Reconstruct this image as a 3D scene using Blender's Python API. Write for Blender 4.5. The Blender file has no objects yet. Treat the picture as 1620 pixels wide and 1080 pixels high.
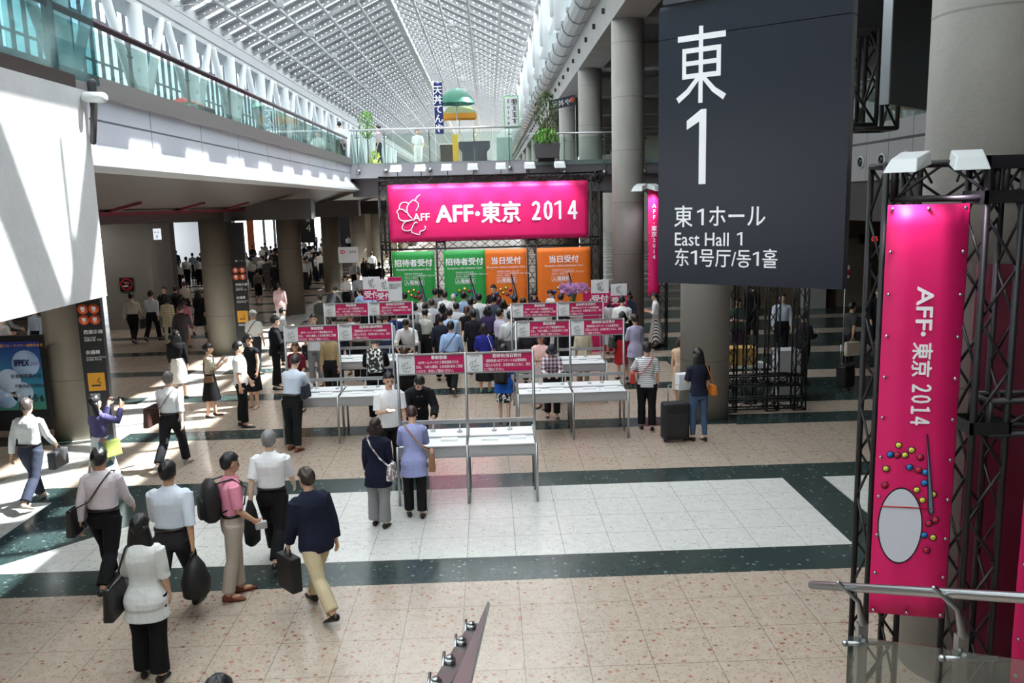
import bpy, bmesh, math, random
import numpy as np
from mathutils import Vector, Matrix
random.seed(7)
C = bpy.context.scene.collection
PI = math.pi
# ---------------------------------------------------------------- camera, world, sun, exposure
FOC, CAMH = 1335.0, 4.27
_dy = np.array([-38., -220., FOC]); _dy /= np.linalg.norm(_dy)
_dn = np.array([205., 8060., FOC]); _dn /= np.linalg.norm(_dn)
_dn -= _dn.dot(_dy) * _dy; _dn /= np.linalg.norm(_dn)
_dx = np.cross(_dn, _dy)
MW = np.array([_dx, _dy, -_dn])                 # camera (right, down, forward) -> world
def ray(u, v): return MW @ np.array([u - 810., v - 540., FOC])
def at(u, v, z=0.0):                            # point of the photo at height z
    r = ray(u, v); return Vector(tuple(np.array([0, 0, CAMH]) + (z - CAMH) / r[2] * r))
def aty(u, v, y):
    r = ray(u, v); return Vector(tuple(np.array([0, 0, CAMH]) + y / r[1] * r))
cam_data = bpy.data.cameras.new('camera'); cam = bpy.data.objects.new('camera', cam_data); C.objects.link(cam)
cam_data.sensor_width = 36.0; cam_data.lens = 36.0 * FOC / 1620.0; cam_data.clip_start = 0.05; cam_data.clip_end = 600
_r = MW @ np.array([1, 0, 0]); _u = MW @ np.array([0, -1, 0]); _b = MW @ np.array([0, 0, -1])
cam.matrix_world = Matrix(((_r[0], _u[0], _b[0], 0), (_r[1], _u[1], _b[1], 0), (_r[2], _u[2], _b[2], CAMH), (0, 0, 0, 1)))
bpy.context.scene.camera = cam
sc = bpy.context.scene
sc.view_settings.view_transform = 'Standard'; sc.view_settings.look = 'None'
sc.view_settings.gamma = 1.0; sc.view_settings.use_curve_mapping = False
sc.view_settings.exposure = 0.44
W = bpy.data.worlds.new('sky'); sc.world = W; W.use_nodes = True
bg = W.node_tree.nodes['Background']; bg.inputs[0].default_value = (0.86, 0.93, 1.0, 1); bg.inputs[1].default_value = 3.2
sd = bpy.data.lights.new('sun', 'SUN'); sd.energy = 24.0; sd.angle = 0.012; sd.color = (1.0, 0.97, 0.92)
sun = bpy.data.objects.new('sun', sd); C.objects.link(sun)
SUN_DIR = Vector((-1.0, -0.28, -1.25)).normalized()
sun.rotation_euler = SUN_DIR.to_track_quat('-Z', 'Y').to_euler(); sun.location = (20, 5, 40)
sc.cycles.use_denoising = True
sc.cycles.max_bounces = 7; sc.cycles.diffuse_bounces = 4; sc.cycles.glossy_bounces = 3
sc.cycles.transmission_bounces = 5; sc.cycles.transparent_max_bounces = 14
sc.cycles.sample_clamp_indirect = 6.0
sc.cycles.caustics_reflective = False; sc.cycles.caustics_refractive = False

# ---------------------------------------------------------------- node materials
def _new(name):
    m = bpy.data.materials.new(name); m.use_nodes = True; nt = m.node_tree
    return m, nt, nt.nodes['Principled BSDF']
def N(nt, t, **kw):
    n = nt.nodes.new(t)
    for k, v in kw.items():
        if k == 'ins':
            for i, x in v.items():
                if isinstance(x, bpy.types.NodeSocket): nt.links.new(x, n.inputs[i])
                else: n.inputs[i].default_value = x
        else: setattr(n, k, v)
    return n
def mth(nt, op, a, b=None, c=None):
    ins = {0: a}
    if b is not None: ins[1] = b
    if c is not None: ins[2] = c
    return N(nt, 'ShaderNodeMath', operation=op, ins=ins).outputs[0]
def mixc(nt, f, a, b):
    n = N(nt, 'ShaderNodeMix', data_type='RGBA'); 
    for sock, x in ((n.inputs[0], f), (n.inputs[6], a), (n.inputs[7], b)):
        if isinstance(x, bpy.types.NodeSocket): nt.links.new(x, sock)
        else: sock.default_value = x if not isinstance(x, tuple) else (x + (1,))[:4]
    return n.outputs[2]
def lin(c):                                     # sRGB 0-255 -> linear
    return tuple(((x / 255) / 12.92 if x / 255 <= 0.04045 else ((x / 255 + 0.055) / 1.055) ** 2.4) for x in c[:3])
_mc = {}
def mat(name, rgb, rough=0.6, metal=0.0, noise=0.0, nscale=8.0, bump=0.0, spec=0.5, emit=0.0, coat=0.0):
    if name in _mc: return _mc[name]
    m, nt, p = _new(name); col = lin(rgb)
    p.inputs['Base Color'].default_value = col + (1,); p.inputs['Roughness'].default_value = rough
    p.inputs['Metallic'].default_value = metal; p.inputs['Specular IOR Level'].default_value = spec
    if coat: p.inputs['Coat Weight'].default_value = coat
    if noise or bump:
        tc = N(nt, 'ShaderNodeTexCoord'); nz = N(nt, 'ShaderNodeTexNoise', ins={0: tc.outputs['Object'], 2: nscale, 3: 5.0})
        if noise:
            f = mth(nt, 'MULTIPLY', nz.outputs[0], 1.0)
            nt.links.new(mixc(nt, f, tuple(x * (1 - noise) for x in col), tuple(min(1, x * (1 + noise)) for x in col)), p.inputs['Base Color'])
        if bump:
            b = N(nt, 'ShaderNodeBump', ins={0: bump, 1: 0.02, 2: nz.outputs[0]} if False else {'Strength': bump, 'Distance': 0.02, 'Height': nz.outputs[0]})
            nt.links.new(b.outputs[0], p.inputs['Normal'])
    if emit:
        p.inputs['Emission Color'].default_value = col + (1,); p.inputs['Emission Strength'].default_value = emit
    _mc[name] = m; return m
def cloth(rgb, pat=None):
    """woven cloth, one material per colour and pattern"""
    key = 'cloth_%d_%d_%d_%s' % (rgb[0], rgb[1], rgb[2], pat or 'plain')
    if key in _mc: return _mc[key]
    m, nt, p = _new(key); col = lin(rgb)
    p.inputs['Roughness'].default_value = 0.85; p.inputs['Specular IOR Level'].default_value = 0.2
    tc = N(nt, 'ShaderNodeTexCoord'); g = tc.outputs['Object']
    xyz = N(nt, 'ShaderNodeSeparateXYZ', ins={0: g})
    nz = N(nt, 'ShaderNodeTexNoise', ins={0: g, 2: 6.5, 3: 4.0})
    b = N(nt, 'ShaderNodeBump', ins={'Strength': 0.5, 'Distance': 0.035, 'Height': nz.outputs[0]})
    nt.links.new(b.outputs[0], p.inputs['Normal'])
    base = mixc(nt, nz.outputs[0], tuple(x * .9 for x in col), tuple(min(1, x * 1.08) for x in col))
    if pat == 'stripe':
        f = mth(nt, 'LESS_THAN', mth(nt, 'FRACT', mth(nt, 'MULTIPLY', xyz.outputs[2], 28.0)), 0.3)
        base = mixc(nt, f, base, lin((50, 52, 66)))
    if pat == 'vstripe':
        f = mth(nt, 'LESS_THAN', mth(nt, 'FRACT', mth(nt, 'ADD', mth(nt, 'MULTIPLY', xyz.outputs[0], 28.0), mth(nt, 'MULTIPLY', xyz.outputs[2], 6.0))), 0.45)
        base = mixc(nt, f, base, lin((70, 66, 66)))
    if pat == 'plaid':
        a = mth(nt, 'LESS_THAN', mth(nt, 'FRACT', mth(nt, 'MULTIPLY', xyz.outputs[2], 12.0)), 0.5)
        c = mth(nt, 'LESS_THAN', mth(nt, 'FRACT', mth(nt, 'MULTIPLY', xyz.outputs[0], 12.0)), 0.5)
        base = mixc(nt, mth(nt, 'MULTIPLY', mth(nt, 'ADD', a, c), 0.5), base, lin((225, 222, 226)))
    if pat == 'dots':
        v = N(nt, 'ShaderNodeTexVoronoi', ins={0: g, 2: 26.0}); f = mth(nt, 'LESS_THAN', v.outputs[0], 0.32)
        base = mixc(nt, f, base, lin((45, 40, 38)))
    if pat == 'floral':
        v = N(nt, 'ShaderNodeTexNoise', ins={0: g, 2: 16.0, 3: 1.0}); f = mth(nt, 'GREATER_THAN', v.outputs[0], 0.52)
        base = mixc(nt, f, base, lin((232, 236, 232)))
    if pat == 'tropic':
        v = N(nt, 'ShaderNodeTexVoronoi', ins={0: g, 2: 11.0})
        r = N(nt, 'ShaderNodeValToRGB', ins={0: N(nt, 'ShaderNodeSeparateXYZ', ins={0: v.outputs[1]}).outputs[0]})
        cr = r.color_ramp; cr.interpolation = 'CONSTANT'; cr.elements[0].color = lin((235, 238, 236)) + (1,)
        for pos, cc in ((.3, (96, 140, 168)), (.5, (240, 240, 236)), (.72, (186, 128, 122)), (.85, (128, 158, 124))):
            e = cr.elements.new(pos); e.color = lin(cc) + (1,)
        cr.elements[-1].color = lin((230, 236, 240)) + (1,)
        base = r.outputs[0]
    nt.links.new(base, p.inputs['Base Color']); _mc[key] = m; return m
def glass(name, tint, refl=0.12, clear=0.85):
    if name in _mc: return _mc[name]
    m = bpy.data.materials.new(name); m.use_nodes = True; nt = m.node_tree; nt.nodes.clear()
    o = N(nt, 'ShaderNodeOutputMaterial'); t = N(nt, 'ShaderNodeBsdfTransparent', ins={0: lin(tint) + (1,)})
    g = N(nt, 'ShaderNodeBsdfGlossy', ins={0: (.95, .98, .97, 1), 1: 0.02}); fr = N(nt, 'ShaderNodeLayerWeight', ins={0: .5}).outputs[1]
    d = N(nt, 'ShaderNodeBsdfDiffuse', ins={0: lin(tint) + (1,)})
    a = N(nt, 'ShaderNodeMixShader', ins={0: 1 - clear, 1: t.outputs[0], 2: d.outputs[0]})
    f = mth(nt, 'MULTIPLY_ADD', mth(nt, 'POWER', fr, 5.0), 0.7, .03 + refl * .2)
    b = N(nt, 'ShaderNodeMixShader', ins={0: f, 1: a.outputs[0], 2: g.outputs[0]})
    nt.links.new(b.outputs[0], o.inputs[0]); _mc[name] = m; return m
def concrete(name, rgb, seam=0.0, rough=0.7, zs=1.5):
    if name in _mc: return _mc[name]
    m, nt, p = _new(name); col = lin(rgb)
    tc = N(nt, 'ShaderNodeTexCoord'); g = tc.outputs['Object']
    n1 = N(nt, 'ShaderNodeTexNoise', ins={0: g, 2: 1.3, 3: 6.0}); n2 = N(nt, 'ShaderNodeTexNoise', ins={0: g, 2: 30.0, 3: 3.0})
    f = mth(nt, 'ADD', mth(nt, 'MULTIPLY', n1.outputs[0], .7), mth(nt, 'MULTIPLY', n2.outputs[0], .3))
    base = mixc(nt, f, tuple(x * .72 for x in col), tuple(min(1, x * 1.25) for x in col))
    if seam:
        xyz = N(nt, 'ShaderNodeSeparateXYZ', ins={0: g})
        s = mth(nt, 'LESS_THAN', mth(nt, 'FRACT', mth(nt, 'DIVIDE', mth(nt, 'ADD', xyz.outputs[2], .35), zs)), 0.02 / zs * seam)
        base = mixc(nt, mth(nt, 'MULTIPLY', s, .55), base, tuple(x * .35 for x in col))
    nt.links.new(base, p.inputs['Base Color']); p.inputs['Roughness'].default_value = rough
    b = N(nt, 'ShaderNodeBump', ins={'Strength': .15, 'Distance': .02, 'Height': n2.outputs[0]}); nt.links.new(b.outputs[0], p.inputs['Normal'])
    _mc[name] = m; return m
def floor_material():
    m, nt, p = _new('terrazzo_floor'); g = N(nt, 'ShaderNodeNewGeometry').outputs['Position']
    xyz = N(nt, 'ShaderNodeSeparateXYZ', ins={0: g}); X, Y = xyz.outputs[0], xyz.outputs[1]
    L = lambda a, b: mth(nt, 'LESS_THAN', a, b)
    G = lambda a, b: mth(nt, 'GREATER_THAN', a, b)
    A = lambda a, b: mth(nt, 'MULTIPLY', a, b)
    O = lambda a, b: mth(nt, 'MAXIMUM', a, b)
    def chips(base, c1, c2, c3, sc_, t1, t2, t3):
        v = N(nt, 'ShaderNodeTexVoronoi', ins={0: g, 2: sc_}); rnd = N(nt, 'ShaderNodeSeparateXYZ', ins={0: v.outputs[1]})
        v2 = N(nt, 'ShaderNodeTexVoronoi', ins={0: g, 2: sc_ * 3.1}); rnd2 = N(nt, 'ShaderNodeSeparateXYZ', ins={0: v2.outputs[1]})
        nz = N(nt, 'ShaderNodeTexNoise', ins={0: g, 2: 9.0, 3: 6.0})
        b = mixc(nt, nz.outputs[0], tuple(x * .8 for x in base), tuple(min(1, x * 1.18) for x in base))
        b = mixc(nt, A(G(rnd2.outputs[0], 0.72), L(v2.outputs[0], .5)), b, c3)
        b = mixc(nt, A(G(rnd.outputs[0], t1), L(v.outputs[0], .33)), b, c1)
        b = mixc(nt, A(G(rnd.outputs[1], t2), L(v.outputs[0], .22)), b, c2)
        return b
    beige = chips(lin((180, 165, 151)), lin((164, 122, 104)), lin((138, 92, 78)), lin((160, 140, 122)), 14, .82, .86, .5)
    green = chips(lin((52, 66, 65)), lin((100, 122, 116)), lin((18, 24, 26)), lin((26, 40, 40)), 15, .82, .5, .35)
    white = chips(lin((212, 212, 208)), lin((176, 172, 164)), lin((150, 140, 130)), lin((198, 198, 192)), 22, .9, .92, .6)
    fr = mth(nt, 'FRACT', mth(nt, 'DIVIDE', mth(nt, 'SUBTRACT', Y, 9.085 - 32.0), 3.2))
    far = G(Y, 26.4)
    stripe = L(fr, mth(nt, 'ADD', .206, A(far, .0)))
    inz = A(G(Y, 9.75), L(Y, 12.285))
    diag = mth(nt, 'ADD', mth(nt, 'MULTIPLY', mth(nt, 'SUBTRACT', Y, 9.99), .9), -6.15)
    whitez = A(inz, O(A(G(X, diag), L(X, 4.38)), O(G(X, 5.0), L(X, -6.66))))
    greenz = O(stripe, A(inz, O(A(G(X, 4.38), L(X, 5.0)), A(G(X, -6.66), L(X, diag)))))
    path = A(A(G(X, -8.0), L(X, -7.1)), G(Y, 12.28))
    greenz = A(greenz, mth(nt, 'SUBTRACT', 1.0, path)); whitez = O(whitez, path)
    # right-hand hall: wide dark bands
    fr2 = mth(nt, 'FRACT', mth(nt, 'DIVIDE', mth(nt, 'SUBTRACT', Y, 15.7 - 32.0), 3.2))
    right = A(G(X, 4.6), G(Y, 15.4))
    greenz = O(greenz, A(right, G(fr2, .42)))
    col = mixc(nt, whitez, beige, white); col = mixc(nt, greenz, col, green)
    def grid(v, off, step, w): return L(mth(nt, 'FRACT', mth(nt, 'DIVIDE', mth(nt, 'SUBTRACT', v, off - 300 * step), step)), w / step)
    gx = grid(X, .215, .6, .007); gy = grid(Y, 9.75 - .005, .634, .007)
    col = mixc(nt, mth(nt, 'MULTIPLY', O(gx, gy), .65), col, lin((70, 62, 56)))
    nt.links.new(col, p.inputs['Base Color']); p.inputs['Roughness'].default_value = .2
    nz = N(nt, 'ShaderNodeTexNoise', ins={0: g, 2: 1.2, 3: 3.0})
    nt.links.new(mth(nt, 'MULTIPLY_ADD', nz.outputs[0], .2, .12), p.inputs['Roughness'])
    return m
STEEL = mat('brushed_steel', (170, 172, 174), .28, 1.0)
ALU = mat('anodised_aluminium', (176, 178, 180), .38, .85)
BLACK = mat('black_powder_coat', (22, 22, 24), .5)
DARK = mat('dark_grey_metal', (52, 52, 55), .5)
WHITE = mat('white_laminate', (236, 238, 240), .35)
WPAINT = mat('white_painted_steel', (205, 209, 210), .45)
PINK = mat('magenta_banner_cloth', (222, 20, 104), .55, noise=.08, nscale=2.0)
PINKP = mat('magenta_print', (196, 18, 92), .5)
TXTW = mat('white_lettering', (245, 245, 248), .6)
TXTK = mat('black_lettering', (28, 28, 30), .6)
GLASS = glass('clear_green_glass', (238, 246, 242), .0, .992)
CONC = concrete('fair_faced_concrete', (150, 147, 141), 1.0)
CONCB = concrete('brown_grey_concrete', (136, 127, 115), 1.0)
CONCL = concrete('pale_concrete', (178, 177, 174), 0.0)

# ---------------------------------------------------------------- mesh helpers
class MB:
    def __init__(s): s.v = []; s.f = []; s.sm = []
    def _add(s, vs, fs, smooth=False):
        b = len(s.v); s.v += [tuple(v) for v in vs]; s.f += [tuple(i + b for i in f) for f in fs]; s.sm += [smooth] * len(fs); return s
    def box(s, x0, y0, z0, x1, y1, z1):
        return s._add([(x0, y0, z0), (x1, y0, z0), (x1, y1, z0), (x0, y1, z0), (x0, y0, z1), (x1, y0, z1), (x1, y1, z1), (x0, y1, z1)],
                      [(0, 3, 2, 1), (4, 5, 6, 7), (0, 1, 5, 4), (1, 2, 6, 5), (2, 3, 7, 6), (3, 0, 4, 7)])
    def bbox(s, cx, cy, cz, sx, sy, sz): return s.box(cx - sx / 2, cy - sy / 2, cz - sz / 2, cx + sx / 2, cy + sy / 2, cz + sz / 2)
    def loft(s, rings, cap=True, smooth=True):
        n = len(rings[0]); vs = [p for r in rings for p in r]; fs = []
        for k in range(len(rings) - 1):
            for i in range(n):
                j = (i + 1) % n; fs.append((k * n + i, k * n + j, (k + 1) * n + j, (k + 1) * n + i))
        if cap: fs.append(tuple(range(n - 1, -1, -1))); fs.append(tuple((len(rings) - 1) * n + i for i in range(n)))
        return s._add(vs, fs, smooth)
    def tube(s, pts, rad, n=10, cap=True, round_=False, flat=1.0):
        pts = [Vector(p) for p in pts]
        if not isinstance(rad, (list, tuple)): rad = [rad] * len(pts)
        rad = list(rad)
        if round_:
            d0 = (pts[0] - pts[1]).normalized(); d1 = (pts[-1] - pts[-2]).normalized()
            a = [(pts[0] + d0 * rad[0] * math.sin(t), rad[0] * max(.12, math.cos(t))) for t in (1.45, 1.05, .55)]
            b = [(pts[-1] + d1 * rad[-1] * math.sin(t), rad[-1] * max(.12, math.cos(t))) for t in (.55, 1.05, 1.45)]
            pts = [q[0] for q in a] + pts + [q[0] for q in b]; rad = [q[1] for q in a] + rad + [q[1] for q in b]
        rings = []; up = None
        for i, p in enumerate(pts):
            d = (pts[min(i + 1, len(pts) - 1)] - pts[max(i - 1, 0)]).normalized()
            if up is None: up = Vector((0, 0, 1)) if abs(d.z) < .9 else Vector((1, 0, 0))
            a = d.cross(up); a = a.normalized() if a.length > 1e-6 else d.orthogonal().normalized(); b = a.cross(d).normalized(); up = b
            rings.append([p + (a * math.cos(2 * PI * k / n) + b * math.sin(2 * PI * k / n) * flat) * rad[i] for k in range(n)])
        return s.loft(rings, cap)
    def cyl(s, p0, p1, r, n=16, r1=None): return s.tube([p0, p1], [r, r if r1 is None else r1], n)
    def bar(s, p0, p1, w, h=None):
        p0, p1 = Vector(p0), Vector(p1); h = h or w; d = (p1 - p0).normalized(); up = Vector((0, 0, 1)) if abs(d.z) < .95 else Vector((0, 1, 0))
        a = d.cross(up).normalized(); b = a.cross(d).normalized()
        c = [a * w / 2 * i + b * h / 2 * j for i, j in ((-1, -1), (1, -1), (1, 1), (-1, 1))]
        return s._add([p0 + q for q in c] + [p1 + q for q in c], [(3, 2, 1, 0), (4, 5, 6, 7), (0, 1, 5, 4), (1, 2, 6, 5), (2, 3, 7, 6), (3, 0, 4, 7)])
    def ell(s, c, r, n=12, m=8, rot=None):
        c = Vector(c); r = (r, r, r) if not isinstance(r, tuple) else r; rings = []
        for k in range(m + 1):
            t = -PI / 2 + PI * (k + .001) / (m + .002); rings.append([])
            for i in range(n):
                q = Vector((r[0] * math.cos(t) * math.cos(2 * PI * i / n), r[1] * math.cos(t) * math.sin(2 * PI * i / n), r[2] * math.sin(t)))
                if rot is not None: q = rot @ q
                rings[-1].append(c + q)
        return s.loft(rings, True)
    def prism(s, poly, z0, z1, ax=2):
        def P(a, b, z): return (a, b, z) if ax == 2 else ((a, z, b) if ax == 1 else (z, a, b))
        n = len(poly); vs = [P(a, b, z0) for a, b in poly] + [P(a, b, z1) for a, b in poly]
        fs = [tuple(range(n - 1, -1, -1)), tuple(range(n, 2 * n))] + [(i, (i + 1) % n, n + (i + 1) % n, n + i) for i in range(n)]
        return s._add(vs, fs)
    def quad(s, *p): return s._add(p, [tuple(range(len(p)))])
    def mesh(s, name, fix=True):
        me = bpy.data.meshes.new(name); me.from_pydata(s.v, [], s.f); me.update()
        me.polygons.foreach_set('use_smooth', s.sm)
        if fix:
            bm = bmesh.new(); bm.from_mesh(me); bmesh.ops.recalc_face_normals(bm, faces=bm.faces); bm.to_mesh(me); bm.free()
        return me
    def build(s, name, m=None, parent=None, loc=None, fix=True, bevel=0.0):
        me = s.mesh(name, fix)
        if m: me.materials.append(m)
        o = bpy.data.objects.new(name, me); C.objects.link(o)
        if parent: o.parent = parent
        if loc: o.location = loc
        if bevel:
            b = o.modifiers.new('bevel', 'BEVEL'); b.width = bevel; b.segments = 2; b.limit_method = 'ANGLE'
        return o
def tag(o, label=None, cat=None, group=None, kind=None):
    if label: o['label'] = label
    if cat: o['category'] = cat
    if group: o['group'] = group
    if kind: o['kind'] = kind
    return o
def thing(name, label, cat, loc=(0, 0, 0), rz=0.0, group=None):
    o = bpy.data.objects.new(name, None); C.objects.link(o); o.location = loc; o.rotation_euler = (0, 0, rz); o.empty_display_size = .2
    return tag(o, label, cat, group)
def struct(name, mb, m, **kw): return tag(mb.build(name, m, **kw), kind='structure')
def copy_tree(o, parent=None):
    c = o.copy(); C.objects.link(c)
    if parent: c.parent = parent
    for ch in o.children: copy_tree(ch, c)
    return c
_tx = {}
def text(parent, s, size, loc, rot, m, align='LEFT', bold=0.0, name='lettering', ext=0.001, space=1.0, lsp=1.0, width=None, mirror=False):
    """lettering as a thin solid mesh; bold doubles the strokes sideways; width fits the line"""
    key = (s, size, m.name, align, bold, ext, space, lsp, width, mirror)
    if key not in _tx:
        c = bpy.data.curves.new('lettering', 'FONT'); c.body = s; c.size = size; c.align_x = align; c.extrude = ext
        c.space_character = space; c.space_line = lsp; c.resolution_u = 2
        o = bpy.data.objects.new('lettering_curve', c); me0 = bpy.data.meshes.new_from_object(o)
        bpy.data.objects.remove(o); bpy.data.curves.remove(c)
        V = np.zeros(len(me0.vertices) * 3); me0.vertices.foreach_get('co', V); V = V.reshape(-1, 3); F = [tuple(p.vertices) for p in me0.polygons]
        bpy.data.meshes.remove(me0)
        if width and len(V): V[:, 0] *= width / max(1e-6, V[:, 0].max() - (V[:, 0].min() if align == 'CENTER' else 0))
        if mirror: V[:, 0] *= -1
        offs = [(0, 0)] if not bold else [(bold * size * i, bold * size * j) for i, j in ((-1, 0), (1, 0), (0, -.7), (0, .7), (0, 0))]
        VV = []; FF = []
        for k, (i, j) in enumerate(offs):
            VV += [(v[0] + i, v[1] + j, v[2] + k * 2e-5) for v in V]; FF += [tuple(q + k * len(V) for q in f) for f in F]
        me = bpy.data.meshes.new('lettering'); me.from_pydata(VV, [], FF); me.materials.append(m); _tx[key] = me
    o = bpy.data.objects.new(name, _tx[key]); C.objects.link(o); o.parent = parent; o.location = loc; o.rotation_euler = rot
    return o
RX = (PI / 2, 0, 0)                             # lettering that stands upright and faces -y
def truss(mb, p0, p1, w, r=.022, step=None, dr=.011, up=None):
    """box truss: four chords and zigzag lacing"""
    p0, p1 = Vector(p0), Vector(p1); d = p1 - p0; L = d.length; d.normalize()
    up = Vector(up) if up else (Vector((0, 0, 1)) if abs(d.z) < .9 else Vector((0, 1, 0)))
    a = d.cross(up).normalized(); b = a.cross(d).normalized(); h = w / 2
    cs = [a * i * h + b * j * h for i, j in ((-1, -1), (1, -1), (1, 1), (-1, 1))]
    for c in cs: mb.tube([p0 + c, p1 + c], r, 8)
    n = max(2, round(L / (step or w * 1.0)))
    for k in range(n):
        t0, t1 = L * k / n, L * (k + 1) / n
        for q in range(4):
            c0, c1 = cs[q], cs[(q + 1) % 4]
            if k % 2: c0, c1 = c1, c0
            mb.tube([p0 + d * t0 + c0, p0 + d * t1 + c1], dr, 6)
    for t in (0, L):
        for q in range(4): mb.tube([p0 + d * t + cs[q], p0 + d * t + cs[(q + 1) % 4]], r, 8)
def figure_one(parent, m, x, z, h, y=-.004, w=None):
    """the numeral 1 without a foot, lower left corner at x, z"""
    w = w or h * .27; b = w * .36
    return MB().prism([(x + w - b, z), (x + w, z), (x + w, z + h), (x + w - b * .75, z + h), (x, z + h * .86), (x, z + h * .74), (x + w - b, z + h * .84)], y - .001, y, 1).build('lettering', m, parent)
LOGO = [[(262, 165), (240, 180), (222, 208)], [(208, 203), (172, 232), (155, 270), (163, 312), (192, 346)], [(208, 203), (238, 222), (246, 250), (226, 288)],
        [(168, 226), (132, 220), (106, 236), (100, 268), (126, 276), (150, 300)], [(100, 268), (78, 290), (86, 312), (90, 340), (120, 362), (180, 358), (214, 352)],
        [(180, 360), (140, 370), (120, 392), (115, 424), (146, 440), (182, 428), (210, 380), (232, 378)], [(186, 432), (186, 452), (212, 462), (245, 470), (250, 446), (276, 440), (292, 424), (288, 404)]]
def logo(parent, m, x0, z0, h, y, w=.02, txt=True, bold=.03):
    """flower outline with three letters; lower left corner x0, z0, height h, on the plane y"""
    k = h / 310.0; mb = MB()
    for st in LOGO:
        P = [Vector((x0 + (a - 75) * k, y, z0 + (475 - b) * k)) for a, b in st]; Q = []
        for i in range(len(P) - 1):                 # Catmull-Rom
            a, b, c, d = P[max(i - 1, 0)], P[i], P[i + 1], P[min(i + 2, len(P) - 1)]
            for t in (0, .25, .5, .75): Q.append(.5 * ((2 * b) + (c - a) * t + (2 * a - 5 * b + 4 * c - d) * t * t + (3 * b - a - 3 * c + d) * t ** 3))
        Q.append(P[-1]); mb.tube(Q, w * h, 6, flat=1.0)
    o = mb.build('logo', m, parent)
    if txt: text(o, 'AFF', h * .26, (x0 + 126 * k, y - .002, z0 + 112 * k), RX, m, bold=bold, ext=.001)
    return o
# ================================================================ SETTING
YA, YB = -12.0, 236.0
struct('floor', MB().box(-30, YA, -.12, 16, YB, 0), floor_material())
EAVE_L, EAVE_R, RIDGE, ZE, ZR = -16.5, 3.0, -6.75, 15.0, 19.6
SL = (ZR - ZE) / (EAVE_R - RIDGE)
def zroof(x): return ZR - abs(x - RIDGE) * SL
# roof panes: diffusing glass, with a clear strip added beside the right-hand eave to let sun through
m = bpy.data.materials.new('diffusing_roof_glass'); m.use_nodes = True; nt = m.node_tree; nt.nodes.clear()
o_ = N(nt, 'ShaderNodeOutputMaterial'); t_ = N(nt, 'ShaderNodeBsdfTranslucent', ins={0: (.68, .72, .74, 1)}); d_ = N(nt, 'ShaderNodeBsdfDiffuse', ins={0: (.5, .52, .52, 1)})
nt.links.new(N(nt, 'ShaderNodeMixShader', ins={0: .2, 1: t_.outputs[0], 2: d_.outputs[0]}).outputs[0], o_.inputs[0]); FRIT = m
mb = MB()
mb.quad((EAVE_L, YA, ZE + .2), (RIDGE, YA, ZR + .2), (RIDGE, YB, ZR + .2), (EAVE_L, YB, ZE + .2))
mb.quad((RIDGE, YA, ZR + .2), (2.96, YA, zroof(2.96) + .2), (2.96, YB, zroof(2.96) + .2), (RIDGE, YB, ZR + .2))
struct('ceiling', mb, FRIT)
mb = MB().quad((2.96, YA, zroof(2.96) + .2), (EAVE_R, YA, ZE + .2), (EAVE_R, YB, ZE + .2), (2.96, YB, zroof(2.96) + .2))
struct('window_1', mb, glass('sun_strip_glass', (235, 242, 240), .1, .98))
# perforated rafters
m, nt, p = _new('perforated_rafter'); tc = N(nt, 'ShaderNodeTexCoord'); xyz = N(nt, 'ShaderNodeSeparateXYZ', ins={0: tc.outputs['Object']})
hx = mth(nt, 'SUBTRACT', mth(nt, 'FRACT', mth(nt, 'DIVIDE', xyz.outputs[0], .36)), .5)
zl = mth(nt, 'ADD', xyz.outputs[2], mth(nt, 'MULTIPLY', mth(nt, 'ABSOLUTE', mth(nt, 'SUBTRACT', xyz.outputs[0], RIDGE)), SL))
hz = mth(nt, 'SUBTRACT', zl, ZR - .2)
dd = mth(nt, 'ADD', mth(nt, 'POWER', mth(nt, 'MULTIPLY', hx, .36), 2.0), mth(nt, 'POWER', hz, 2.0))
hole = mth(nt, 'LESS_THAN', dd, .036 ** 2)
p.inputs['Base Color'].default_value = lin((158, 160, 162)) + (1,); p.inputs['Roughness'].default_value = .5
nt.links.new(mth(nt, 'SUBTRACT', 1.0, hole), p.inputs['Alpha']); PERF = m
ROOFM = mat('roof_steel', (168, 170, 172), .5)
STEP = 2.275
mb = MB(); fl = MB(); k = 0
y = YA + 1.0
while y < YB:
    for a, b in ((EAVE_L, RIDGE), (RIDGE, EAVE_R)):
        za, zb = zroof(a), zroof(b); D = .4
        mb._add([(a, y, za - D), (b, y, zb - D), (b, y, zb), (a, y, za)], [(0, 1, 2, 3)])
        w = .32 if k % 4 == 0 else .13
        if k % 4 == 0: fl.bar((a, y, za - D), (b, y, zb - D), w, .06)
        else: fl.bar((a, y, za - D), (b, y, zb - D), w, .03)
        fl.bar((a, y + .02, za + .02), (b, y + .02, zb + .02), 1.15, .03)
    y += STEP; k += 1
tag(mb.build('ceiling_rafters', PERF, fix=False), kind='structure'); struct('ceiling_flanges', fl, ROOFM)
mb = MB()
for i in range(1, 10):
    x = EAVE_L + i * (EAVE_R - EAVE_L) / 10
    if i != 5: mb.box(x - .07, YA, zroof(x) - .5, x + .07, YB, zroof(x) - .32)
mb.box(RIDGE - .22, YA, ZR - .9, RIDGE + .22, YB, ZR - .35)
y = YA + 4
while y < YB:                                    # slender tie rods
    mb.tube([(EAVE_L + .3, y, ZE - .3), (EAVE_L + 5, y + 4.5, ZE + 1.2), (RIDGE, y, ZR - 1.2), (EAVE_R - 5, y + 4.5, ZE + 1.2), (EAVE_R - .3, y, ZE - .3)], .025, 5); y += 9.1
struct('ceiling_purlins', mb, ROOFM)
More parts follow.
